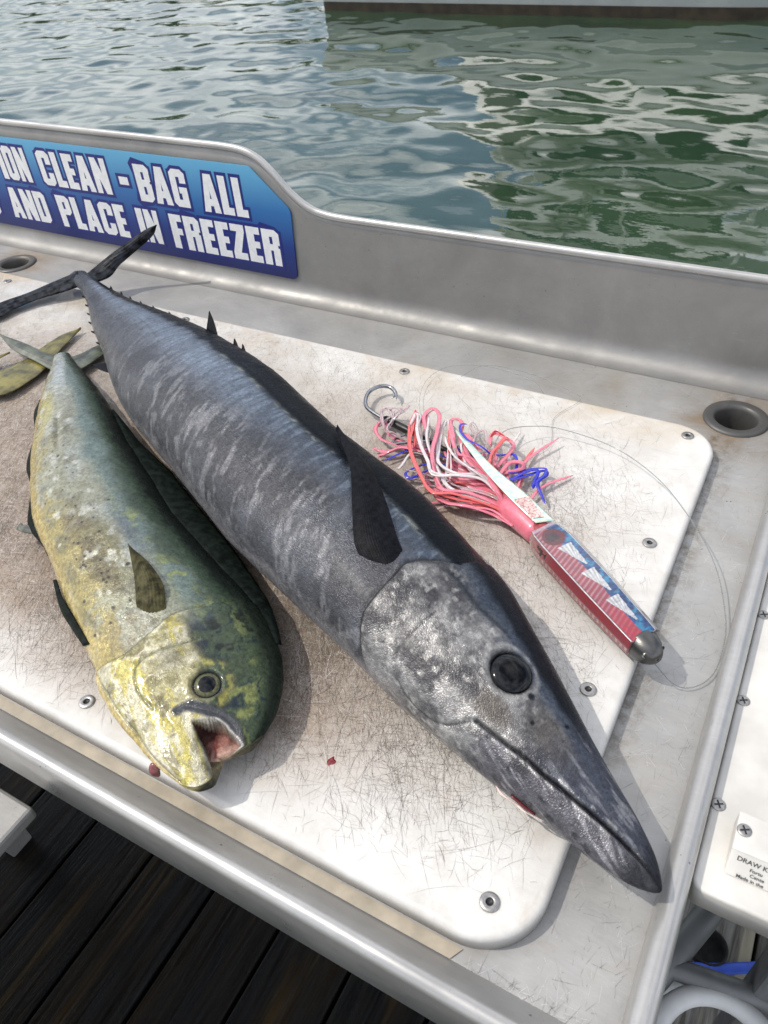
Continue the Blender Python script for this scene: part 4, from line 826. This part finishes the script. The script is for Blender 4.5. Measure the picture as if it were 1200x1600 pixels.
    patch('tail_lobe', [(-1.010, .674, .013), (-1.0120, .6985, .013), (-1.0047, .7177, .012), (-1.0022, .7546, .009), (-.985, .795, .006)], [(-.978, .652, .013), (-.9665, .680, .013), (-.9674, .7092, .011), (-.974, .7450, .008), (-.982, .795, .006)], mg, root, 36, 19, .0015, .001, .0003, 6, 0, 4.0)
    mr = simple('dark_red_shred', (.16, .035, .035), .3, 0, .3, 300, 0, .5)
    tube('gill_shred', spline([L.pt(.978, 178, .001), L.pt(.984, 186, .006), L.pt(.988, 192, .009)], 10), [.003, .004, .0048, .005, .005, .0046, .004, .0034, .0025, .001], mr, root, 9, .45)
    return root, body, mg
blunt, blunt_body, M_TAIL = build_blunt_fish()

# ---------------------------------------- third fish: only its olive tail reaches in at the left edge
third = empty('olive_tailed_fish', (-1.15, .57, 0)); tag(third, 'fish at the left edge of which only the olive forked tail shows', 'fish')
mo = simple('olive_tail', (.135, .115, .022), .34, .1, .65, 45, .4, .4)
b3 = blunt_body.copy(); COL.objects.link(b3); b3.parent = third
ang = math.atan2(-.30, -.954) - math.atan2(-.5775, .8164)
b3.matrix_parent_inverse = Matrix.Translation(third.location).inverted()
b3.matrix_basis = Matrix.Translation((-1.16, .575, .0)) @ Matrix.Rotation(ang, 4, 'Z') @ Matrix.Translation((1.0265, -.6936, 0))
patch('tail_lobe', [(-1.150, .588, .013), (-1.1000, .618, .012), (-1.0835, .647, .011), (-1.0868, .6961, .010), (-1.0900, .7565, .009), (-1.0766, .7880, .008)],
      [(-1.130, .548, .013), (-1.0340, .572, .012), (-1.0230, .625, .010), (-1.0330, .675, .009), (-1.0557, .7223, .008), (-1.0762, .7880, .008)], mo, third, 40, 21, .0016, .001, .0003, 7)
patch('tail_lobe', [(-1.165, .570, .013), (-1.160, .60, .014), (-1.135, .64, .016), (-1.113, .6675, .018)], [(-1.145, .590, .013), (-1.130, .61, .014), (-1.118, .635, .016), (-1.1125, .6675, .018)], mo, third, 20, 11, .0013)

# ------------------------------------------------------------------ trolling lure with skirt, hook and leader
lure = empty('fishing_lure', (-.13, .57, 0)); tag(lure, 'trolling lure with red and blue body, pink skirt and steel hook', 'fishing lure')
LC = np.array([-.180, .6165]); LD = np.array([.8, -.6]); LN = np.array([.6, .8])
def lp(u, v, z): p = LC + LD * u + LN * v; return (p[0], p[1], z)
def mat_lure():
    m, t, b = new_mat('lure_resin'); g = NG(t)
    a = g.n('ShaderNodeVertexColor'); a.layer_name = 'Col'; v = g.obj()
    col = g.mix(g.mapr(g.noise(v, 220, 5, .7), .38, .7, 0, .55), a.outputs['Color'], (.08, .06, .08, 1))
    t.links.new(col, b.inputs['Base Color']); t.links.new(g.math('MULTIPLY', a.outputs['Alpha'], 1.0), b.inputs['Metallic'])
    b.inputs['Roughness'].default_value = .22; b.inputs['Coat Weight'].default_value = 1; b.inputs['Coat Roughness'].default_value = .03
    return m
def build_lure_body():
    # faceted resin bar: flat top pane, two sloping side panes, rounded underside
    Ln = .174; n = 240; prof = np.array([(-.0165, .0295), (.0125, .0330), (.0185, .0270), (.0205, .017), (.0150, .004), (0, .0012), (-.0130, .003), (-.0190, .011), (-.0195, .020)])
    k = 14; ring = []
    for i in range(len(prof)):
        p, q = prof[i], prof[(i + 1) % len(prof)]
        kk = 44 if i == 0 else (20 if i in (7, 8) else 7)
        for f in np.arange(kk) / kk: ring.append((p[0] + (q[0] - p[0]) * f, p[1] + (q[1] - p[1]) * f, i + f))
    ring = np.array(ring); u = np.linspace(0, Ln, n)
    sc = np.interp(u, [0, .010, .03, .10, .16, .186], [.72, .90, 1.0, .96, .84, .76])
    G = np.zeros((n, len(ring), 3)); C = np.zeros((n, len(ring), 4))
    for i in range(n):
        vv = ring[:, 0] * sc[i] * 1.20; zz = .0195 + (ring[:, 1] - .017) * sc[i] * 1.18
        p = LC + LD * u[i] + LN * vv[:, None]; G[i, :, :2] = p; G[i, :, 2] = zz
    uu = np.broadcast_to(u[:, None], G.shape[:2]); par = np.broadcast_to(ring[:, 2][None], G.shape[:2]); un = uu / Ln
    nz = fbm(uu * 260, par * 5, 0, 4, 211)
    c = np.zeros(G.shape); c[:] = (.10, .012, .02)
    top = (par < 1); f = np.clip(par, 0, 1)          # 0 = near edge, 1 = far edge of the top pane
    blue = np.zeros_like(c); blue[:] = (.012, .07, .22); blue = lerp(blue, (.03, .22, .38), sst(.5, .7, nz)); blue = lerp(blue, (.005, .03, .10), sst(.46, .34, nz))
    red = np.zeros_like(c); red[:] = (.27, .045, .065); stripe = .5 + .5 * np.sin((uu * 1.0 + (f * .016)) * 2 * np.pi / .0058); red = lerp(red, (.52, .33, .37), sst(.50, .9, stripe) * .5); red = lerp(red, (.42, .03, .05), sst(.62, .95, un) * .8)
    bnd = .56 - .02 * np.sin(un * 9); tp = blue * (f > bnd)[..., None] + red * (f <= bnd)[..., None]
    met = np.where(f > bnd, .25, .15) * top
    for u0 in (.040, .081, .122):
        w = .034; x = (uu - u0) / w; tri = (x > 0) & (x < 1) & (f > .34 + .34 * x) & (f < .80 - .06 * x); s2 = .5 + .5 * np.sin((f - .5) / (1.02 - x) * 46)
        tp = np.where(tri[..., None], np.array([.64, .66, .68]) * (.55 + .45 * s2[..., None]), tp); met = np.where(tri, .1, met)
    ey = ((uu - .023) / .0135) ** 2 + ((f - .50) / .36) ** 2; tp = lerp(tp, (.10, .008, .012), sst(1.05, .95, ey)); tp = lerp(tp, (.025, .008, .01), sst(.62, .2, ey + .5 * (f - .3)))
    tp = lerp(tp, (.55, .56, .58), ((f < .035) | (f > .955)) * 1.0); tp = lerp(tp, (.012, .012, .015), ((f > .035) & (f < .06)) * .8)
    tp = lerp(tp, (.55, .40, .45), sst(.008, .004, uu) * .8)
    c = np.where(top[..., None], tp, c)
    left = par >= 7; lf = np.clip((par - 7) / 2, 0, 1); lc = np.zeros_like(c); lc[:] = (.25, .028, .036); tick = (np.sin(uu * 2 * np.pi / .0068) > .2) & (lf < .42) & (lf > .15); lc = lerp(lc, (.60, .38, .38), tick * .55); lc = lerp(lc, (.50, .30, .30), sst(.06, .0, uu) * .6); lc = lerp(lc, (.03, .02, .02), ((lf > .5) & (lf < .9) & (np.abs(uu - .030) < .009) & (nz > .52)) * .9)
    c = np.where(left[..., None], lc, c); rt = (par >= 1) & (par < 3); c = np.where(rt[..., None], np.array([.05, .05, .06]), c)
    c = lerp(c, (.70, .70, .72), ((par > 1.02) & (par < 1.28)) * .9)
    return grid_mesh('lure_body', G, mat_lure(), lure, wrap=True, caps=True, col=np.concatenate([c, met[..., None] * 1.0], -1))
lb = build_lure_body()
def build_nose():
    n = 26; k = 36; G = []
    for f in np.linspace(0, 1, n):
        r = math.sqrt(max(0, 1 - (f * .94) ** 2.1)); a = np.linspace(0, 2 * np.pi, k, endpoint=False)
        G.append([lp(.171 + .024 * f, .0172 * r * math.cos(x) * (1 - .06 * math.cos(2 * x)), .0185 + .0160 * r * math.sin(x)) for x in a])
    nose = grid_mesh('nose_cap', np.array(G), mat_metal('tarnished_nose', .13, .34, .8, .8), lure, wrap=True, caps=True)
    for v, z in ((-.0092, .0235), (.0092, .0235), (0, .009), (.0, .0190)):
        c = Vector(lp(.1885 if v or z < .01 else .1945, v, z)); d = Vector((LD[0], LD[1], .25)).normalized() if z > .01 else Vector((LD[0], LD[1], -.2)).normalized(); x = d.orthogonal().normalized(); y = d.cross(x); R_ = .0026 if v or z < .01 else .0016
        ring = [[tuple(c + (x * math.cos(q) + y * math.sin(q)) * R_ * s + d * h) for q in np.linspace(0, 2 * np.pi, 18, endpoint=False)] for s, h in ((1.35, -.0012), (1.25, .0008), (1.0, .0010), (.85, .0002))]
        o = grid_mesh('jet_hole', np.array(ring), M_STEEL, nose, wrap=True, caps=True); o.data.materials.append(M_DARK); nf = len(o.data.polygons); mi = [0] * nf
        for i in range(18 * 2, 18 * 3): mi[i] = 1
        for i in range(18 * 3, nf): mi[i] = 1
        o.data.polygons.foreach_set('material_index', mi)
build_nose()
def rubber(name, col, tr): 
    m = simple(name, col, .22, 0, .10, 120, .05, .4, .35, tr); return m
SK = {'pink': rubber('skirt_pink', (.95, .25, .34), .22), 'orange': rubber('skirt_coral', (.95, .15, .15), .2), 'white': rubber('skirt_pearl', (.88, .76, .78), .25), 'blue': rubber('skirt_blue', (.020, .028, .46), .0), 'clear': rubber('skirt_clear_pink', (.92, .66, .70), .55)}
# collar and bell of the skirt
tube('collar', [lp(.010, 0, .0165), lp(.002, 0, .0165), lp(-.010, 0, .0165), lp(-.016, 0, .016)], [.0140, .0155, .0155, .0140], rubber('collar_red', (.42, .05, .06), .25), lure, 24)
tube('skirt_bell', [lp(.000, 0, .0168), lp(-.012, .000, .0170), lp(-.03, -.001, .0178), lp(-.05, -.003, .0175), lp(-.07, -.006, .0165)], [.0165, .0175, .0190, .0200, .0150], SK['pink'], lure, 28, .85)
STRANDS=[
('orange',[(-0.2179,0.6215,0.02),(-0.2439,0.637,0.02),(-0.2928,0.6274,0.02),(-0.3252,0.6289,0.02),(-0.3559,0.6554,0.02),(-0.386,0.6922,0.02),(-0.4086,0.7361,0.02),(-0.4163,0.7653,0.02),(-0.4121,0.7691,0.02),(-0.4041,0.746,0.02),(-0.3834,0.7008,0.02)]),
('orange',[(-0.2169,0.6189,0.02),(-0.2439,0.6376,0.012),(-0.2837,0.6257,0.012),(-0.3094,0.6268,0.012),(-0.3233,0.6335,0.012)]),
('pink',[(-0.2143,0.6172,0.02),(-0.2446,0.6293,0.016),(-0.2739,0.6221,0.016),(-0.2992,0.6232,0.016),(-0.3147,0.629,0.016)]),
('pink',[(-0.2294,0.6405,0.02),(-0.2785,0.6415,0.024),(-0.3086,0.6344,0.024),(-0.331,0.6543,0.024),(-0.3485,0.6813,0.024),(-0.3632,0.7303,0.024),(-0.3784,0.767,0.024),(-0.3926,0.7815,0.024),(-0.3976,0.767,0.024),(-0.3832,0.7332,0.024)]),
('white',[(-0.2332,0.645,0.02),(-0.2697,0.6689,0.026),(-0.3002,0.662,0.026),(-0.333,0.6541,0.026),(-0.35,0.6708,0.026),(-0.3721,0.6971,0.026),(-0.3932,0.7297,0.026),(-0.4081,0.7593,0.026),(-0.4138,0.761,0.026),(-0.4059,0.736,0.026)]),
('white',[(-0.2353,0.6502,0.02),(-0.2762,0.6747,0.022),(-0.3106,0.6661,0.022),(-0.3349,0.676,0.022),(-0.3499,0.6979,0.022),(-0.3594,0.7272,0.022),(-0.3675,0.7588,0.022),(-0.3667,0.7671,0.022),(-0.3555,0.7482,0.022),(-0.3222,0.6677,0.022),(-0.3153,0.6439,0.022)]),
('white',[(-0.2311,0.6397,0.02),(-0.2792,0.6431,0.02),(-0.2977,0.638,0.02),(-0.3145,0.6468,0.02),(-0.3323,0.6659,0.02),(-0.3713,0.7136,0.02),(-0.3932,0.7628,0.02),(-0.4005,0.7679,0.02),(-0.3982,0.7486,0.02),(-0.377,0.7111,0.02)]),
('orange',[(-0.2374,0.6556,0.02),(-0.2633,0.6731,0.03),(-0.2776,0.6973,0.03),(-0.2815,0.7166,0.03),(-0.2782,0.7398,0.03),(-0.2752,0.7485,0.03),(-0.2915,0.7563,0.03),(-0.2995,0.7491,0.03)]),
('pink',[(-0.2413,0.6602,0.02),(-0.307,0.706,0.022),(-0.3258,0.7085,0.022),(-0.3491,0.7394,0.022),(-0.3597,0.7622,0.022),(-0.3569,0.7714,0.022),(-0.3461,0.7681,0.022),(-0.3376,0.7444,0.022),(-0.3161,0.7164,0.022),(-0.2995,0.6987,0.022)]),
('orange',[(-0.2441,0.6622,0.02),(-0.2864,0.6987,0.016),(-0.318,0.706,0.016),(-0.3356,0.7201,0.016),(-0.3522,0.7509,0.016),(-0.3398,0.7146,0.016),(-0.3318,0.6927,0.016),(-0.3201,0.6631,0.016)]),
('blue',[(-0.285,0.7257,0.02),(-0.3001,0.725,0.026),(-0.3203,0.7309,0.026),(-0.3383,0.7458,0.026),(-0.3442,0.7588,0.026),(-0.3387,0.7671,0.026)]),
('blue',[(-0.2736,0.6785,0.02),(-0.3078,0.7081,0.01),(-0.3352,0.7289,0.01),(-0.3342,0.7369,0.01),(-0.3095,0.7218,0.01)]),
('blue',[(-0.3352,0.7,0.02),(-0.3718,0.7138,0.008),(-0.396,0.7013,0.008),(-0.4148,0.6744,0.008)]),
('blue',[(-0.3296,0.6881,0.02),(-0.3595,0.6843,0.008),(-0.3745,0.6599,0.008),(-0.3645,0.6539,0.008),(-0.3537,0.6727,0.008),(-0.3446,0.691,0.008)]),
('blue',[(-0.2536,0.701,0.02),(-0.248,0.7144,0.012),(-0.2342,0.7275,0.012),(-0.2175,0.7331,0.012),(-0.2152,0.7153,0.012),(-0.218,0.7007,0.012),(-0.2076,0.6889,0.012),(-0.1983,0.6771,0.012)]),
('blue',[(-0.2484,0.6932,0.02),(-0.2387,0.7178,0.01),(-0.2255,0.7271,0.01),(-0.2226,0.7079,0.01),(-0.2201,0.6957,0.01)]),
('blue',[(-0.2455,0.6911,0.02),(-0.2355,0.715,0.008),(-0.2191,0.7327,0.008),(-0.2143,0.7279,0.008),(-0.2187,0.709,0.008),(-0.2042,0.6859,0.008)]),
('blue',[(-0.2826,0.7304,0.02),(-0.2645,0.7397,0.014),(-0.2542,0.7299,0.014),(-0.2501,0.7142,0.014)]),
('blue',[(-0.2146,0.623,0.02),(-0.2407,0.6402,0.006),(-0.2669,0.644,0.006),(-0.2914,0.6425,0.006)]),
('blue',[(-0.2648,0.6825,0.02),(-0.2991,0.7183,0.008),(-0.3183,0.7318,0.008),(-0.3121,0.7382,0.008),(-0.2917,0.7216,0.008)]),
('white',[(-0.3822,0.6542,0.02),(-0.383,0.6902,0.012),(-0.3652,0.7054,0.012)]),
('white',[(-0.2549,0.6736,0.02),(-0.286,0.6777,0.024),(-0.3116,0.687,0.024),(-0.3415,0.7134,0.024),(-0.3555,0.7336,0.024)]),
('white',[(-0.2448,0.6587,0.02),(-0.2663,0.6711,0.018),(-0.2973,0.6842,0.018),(-0.3151,0.7045,0.018),(-0.328,0.728,0.018),(-0.3261,0.7439,0.018)]),
('pink',[(-0.3653,0.7013,0.02),(-0.4004,0.7193,0.01),(-0.4307,0.7217,0.01),(-0.455,0.7435,0.01),(-0.454,0.7236,0.01),(-0.4374,0.707,0.01),(-0.4183,0.7076,0.01),(-0.3937,0.7108,0.01)]),
('pink',[(-0.3449,0.6921,0.02),(-0.3934,0.71,0.008),(-0.4136,0.6898,0.008),(-0.4293,0.6791,0.008)]),
('pink',[(-0.3544,0.7024,0.02),(-0.4014,0.7027,0.008),(-0.4175,0.6881,0.008),(-0.4417,0.6926,0.008)]),
('clear',[(-0.4348,0.7869,0.02),(-0.4443,0.7658,0.012),(-0.4494,0.7428,0.012),(-0.4559,0.7318,0.012)]),
('clear',[(-0.4493,0.7346,0.02),(-0.4634,0.7597,0.016),(-0.458,0.7684,0.016),(-0.4454,0.759,0.016),(-0.4384,0.7414,0.016),(-0.4356,0.7225,0.016),(-0.4206,0.7172,0.016),(-0.3962,0.7162,0.016)]),
('clear',[(-0.4402,0.7224,0.02),(-0.4565,0.7428,0.018),(-0.4617,0.7615,0.018),(-0.4462,0.7702,0.018),(-0.4361,0.7557,0.018),(-0.439,0.7381,0.018)]),
('pink',[(-0.2643,0.6963,0.02),(-0.2609,0.7199,0.014),(-0.2446,0.7271,0.014),(-0.2441,0.7203,0.014),(-0.2621,0.7019,0.014)]),
('pink',[(-0.2726,0.7064,0.02),(-0.2673,0.7465,0.016),(-0.2786,0.7638,0.016),(-0.2965,0.7751,0.016),(-0.3047,0.7677,0.016),(-0.2953,0.7453,0.016)]),
('pink',[(-0.2607,0.6776,0.02),(-0.2929,0.684,0.012),(-0.3018,0.7044,0.012),(-0.2848,0.7155,0.012),(-0.2678,0.7056,0.012)]),
('pink',[(-0.2492,0.6696,0.02),(-0.3069,0.7009,0.018),(-0.3252,0.7218,0.018),(-0.3399,0.7494,0.018),(-0.3275,0.7471,0.018),(-0.3007,0.7216,0.018)]),
('clear',[(-0.2925,0.7333,0.02),(-0.3097,0.7221,0.02),(-0.3197,0.7552,0.02),(-0.3144,0.7691,0.02),(-0.3015,0.7442,0.02)]),
('clear',[(-0.3197,0.7552,0.02),(-0.3379,0.7759,0.014),(-0.3343,0.7834,0.014),(-0.3205,0.7677,0.014)]),
('clear',[(-0.2696,0.6939,0.02),(-0.314,0.6923,0.022),(-0.3309,0.7099,0.022),(-0.3399,0.7245,0.022),(-0.3529,0.7377,0.022)]),
('pink',[(-0.2265,0.6357,0.02),(-0.2449,0.6484,0.028),(-0.2624,0.6662,0.028),(-0.277,0.6934,0.028),(-0.2796,0.7097,0.028)]),
('clear',[(-0.2332,0.645,0.02),(-0.2602,0.6568,0.016),(-0.2964,0.6536,0.016),(-0.3157,0.6583,0.016),(-0.3373,0.6761,0.016),(-0.3572,0.7032,0.016)]),
('pink',[(-0.2189,0.624,0.02),(-0.264,0.6563,0.01),(-0.3001,0.6664,0.01),(-0.3215,0.6705,0.01),(-0.3415,0.6754,0.01)]),
('pink',[(-0.2361,0.6374,0.02),(-0.2785,0.6419,0.006),(-0.3079,0.6415,0.006),(-0.3382,0.6546,0.006),(-0.3549,0.6749,0.006)]),
('orange',[(-0.2482,0.6571,0.02),(-0.2861,0.6686,0.008),(-0.3064,0.6662,0.008),(-0.3212,0.6698,0.008)]),
]
STRANDS = STRANDS + [(c, [tuple(np.array(q) + rng.normal(0, .0022, 3) * (0 if i == 0 else 1)) for i, q in enumerate(p)]) for c, p in STRANDS if c != 'blue' and max(q[0] for q in p) < -.20 + .05 * (p[-1][0] < -.25)]
for ci, pts in STRANDS:
    p = np.array(pts); P = spline(p, 10 * len(p)); zz = P[:, 2]; P[:, 2] = np.maximum(zz + .005 * np.sin(np.linspace(0, math.pi, len(P))) + .0015 * np.sin(np.linspace(0, 9, len(P)) + len(pts)), .0022)
    w = {'clear': .0020, 'white': .0029, 'pink': .0033, 'orange': .0034, 'blue': .0030}[ci] * random.uniform(.50, .85)
    tube('skirt_strand', P, np.concatenate([np.full(len(P) - 4, w), w * np.array([.9, .75, .55, .3])]), SK[ci], lure, 8, .28)
tube('skirt_core', spline([lp(-.05, -.003, .013), lp(-.10, -.012, .0095), lp(-.15, -.016, .0075), lp(-.19, -.020, .006)], 24), np.concatenate([np.linspace(.016, .022, 12), np.linspace(.022, .004, 12)]), SK['pink'], lure, 20, .30)
rs = np.random.default_rng(5)
for k in range(46):          # the tangle underneath
    c = ['pink', 'pink', 'clear', 'white', 'blue', 'orange', 'clear'][k % 7]; sp = rs.normal(0, 1); st = np.array(lp(-.04 - rs.random() * .03, sp * .008, .010))
    L_ = rs.uniform(.07, .15); a = math.atan2(.6, -.8) + .28 * sp + rs.normal(0, .12); d = np.array([math.cos(a), math.sin(a), 0]); s = np.array([-d[1], d[0], 0]); cv = rs.normal(0, .022)
    if c == 'blue': L_ *= .8
    P = [st, st + d * L_ * .35 + s * cv * .5 + np.array([0, 0, rs.uniform(-.004, .004)]), st + d * L_ * .7 + s * cv, st + d * L_ * .95 + s * cv * 1.8 + rs.normal(0, .006, 3)]
    if k % 3 == 0: P.append(st + d * L_ * .85 + s * (cv * 2.4 + .012))
    P = spline(P, 34); P[:, 2] = np.clip(P[:, 2], .0025, .02); w = .0019 if c == 'clear' else .0022
    tube('skirt_strand', P, np.concatenate([np.full(30, w), w * np.array([.9, .75, .55, .3])]), SK[c], lure, 7, .3)
# iridescent blade tied in along the top of the skirt, with a printed band at its root
def mat_flash():
    m, t, b = new_mat('iridescent_film'); g = NG(t); v = g.obj(); lw = g.n('ShaderNodeTexNoise'); lw.inputs['Scale'].default_value = 30
    t.links.new(g.ramp(lw.outputs['Fac'], .4, .6, (.50, .80, .72, 1), (.84, .86, .66, 1)), b.inputs['Base Color']); b.inputs['Metallic'].default_value = .35; b.inputs['Roughness'].default_value = .2
    b.inputs['Coat Weight'].default_value = 1; b.inputs['Thin Film Thickness'].default_value = 420; b.inputs['Thin Film IOR'].default_value = 1.5
    return m
patch('flash_blade', [(-.3897, .796, .012), (-.3215, .7210, .030), (-.2760, .6755, .037), (-.2300, .640, .038), (-.1885, .6160, .0335)], [(-.3895, .7962, .012), (-.3160, .7270, .030), (-.2640, .6835, .037), (-.2160, .656, .037), (-.1710, .6300, .0325)], mat_flash(), lure, 40, 9, .0004)
mk('flash_label', [(-.2230, .6372, .0392), (-.1950, .6195, .0352), (-.1830, .6285, .0350), (-.2110, .6500, .0390)], [(0, 1, 2, 3)], simple('flash_label_print', (.66, .42, .40), .4, 0, .55, 380), lure, False)
# hook
MH = simple('hook_steel', (.30, .31, .33), .18, 1.0, .1, 200); MB = simple('black_shrink_tube', (.010, .010, .011), .4, 0, .3, 200)
hk = tube('hook', spline([(-.4643, .8030, .010), (-.4735, .8165, .013), (-.4880, .8230, .015), (-.5021, .8145, .016), (-.5068, .7944, .015), (-.4939, .7680, .013), (-.4640, .7552, .011), (-.4419, .7490, .010)], 60),
     np.concatenate([np.linspace(.0004, .0029, 10), np.full(50, .0029)]), MH, lure, 12)
tube('barb', [(-.4700, .8115, .0115), (-.4720, .8060, .011), (-.4725, .8030, .0105)], [.0016, .0010, .0002], MH, hk, 8)
tube('shank_sleeve', spline([(-.4600, .7545, .012), (-.4200, .7430, .012), (-.3760, .7300, .013), (-.3300, .7140, .014)], 24), np.concatenate([[.0022, .0052], np.full(7, .0055), [.0042], np.full(14, .0036)]), MB, lure, 12)
tube('second_hook', spline([(-.372, .7290, .016), (-.405, .7130, .014), (-.418, .7060, .013), (-.4195, .716, .014), (-.410, .728, .016)], 30), .0016, MH, lure, 10)
# clear leader line: springs out of the skirt, off the board and back to the nose
def mat_line():
    m, t, b = new_mat('clear_line'); b.inputs['Base Color'].default_value = (.55, .58, .58, 1); b.inputs['Roughness'].default_value = .12; b.inputs['Transmission Weight'].default_value = .75; b.inputs['IOR'].default_value = 1.3; return m
ML = mat_line()
tube('leader_line', spline([(-.2700, .690, .030), (-.2860, .735, .034), (-.2854, .7750, .028), (-.2620, .8060, .020), (-.2262, .8200, .016), (-.1549, .8110, .014), (-.0882, .7720, .012), (-.0345, .7140, .008), (.0005, .6640, .0), (.0235, .6060, -.010), (.0290, .5680, -.014), (.0265, .5330, -.015), (.0140, .5110, -.015), (-.0040, .5030, -.012), (-.0300, .5080, .006)], 160), .0006, ML, lure, 7)
tube('leader_line', spline([(-.36, .73, .020), (-.4200, .790, .010), (-.4504, .8640, .006), (-.4389, .9180, .006), (-.3877, .9450, .004), (-.3146, .9400, .002), (-.2838, .9120, .002)], 90), .0003, ML, lure, 6)
tube('leader_line', spline([(-.41, .905, .004), (-.3877, .9478, .004), (-.3240, .9660, -.006), (-.2591, .9480, -.008), (-.2317, .9170, .0015), (-.25, .86, .002), (-.235, .80, .002), (-.255, .75, .003)], 90), .0003, ML, lure, 6)
# spots: blood and small scraps on the board
bl = mk('blood_drop', [(-.2530 + .0030 * r_ * (1 + .35 * math.sin(2 * a + 1)) * math.cos(a), .2795 + .0046 * r_ * (1 + .3 * math.cos(3 * a)) * math.sin(a), h) for r_, h in ((1, .0003), (.6, .0011)) for a in np.linspace(0, 2 * np.pi, 14, endpoint=False)],
        [tuple(range(14, 28))] + [(i, (i + 1) % 14, 14 + (i + 1) % 14, 14 + i) for i in range(14)], simple('blood', (.17, .008, .012), .12, 0, .2, 300, 0, .6)); tag(bl, 'small dark red blood drop on the cutting board', 'blood drop')
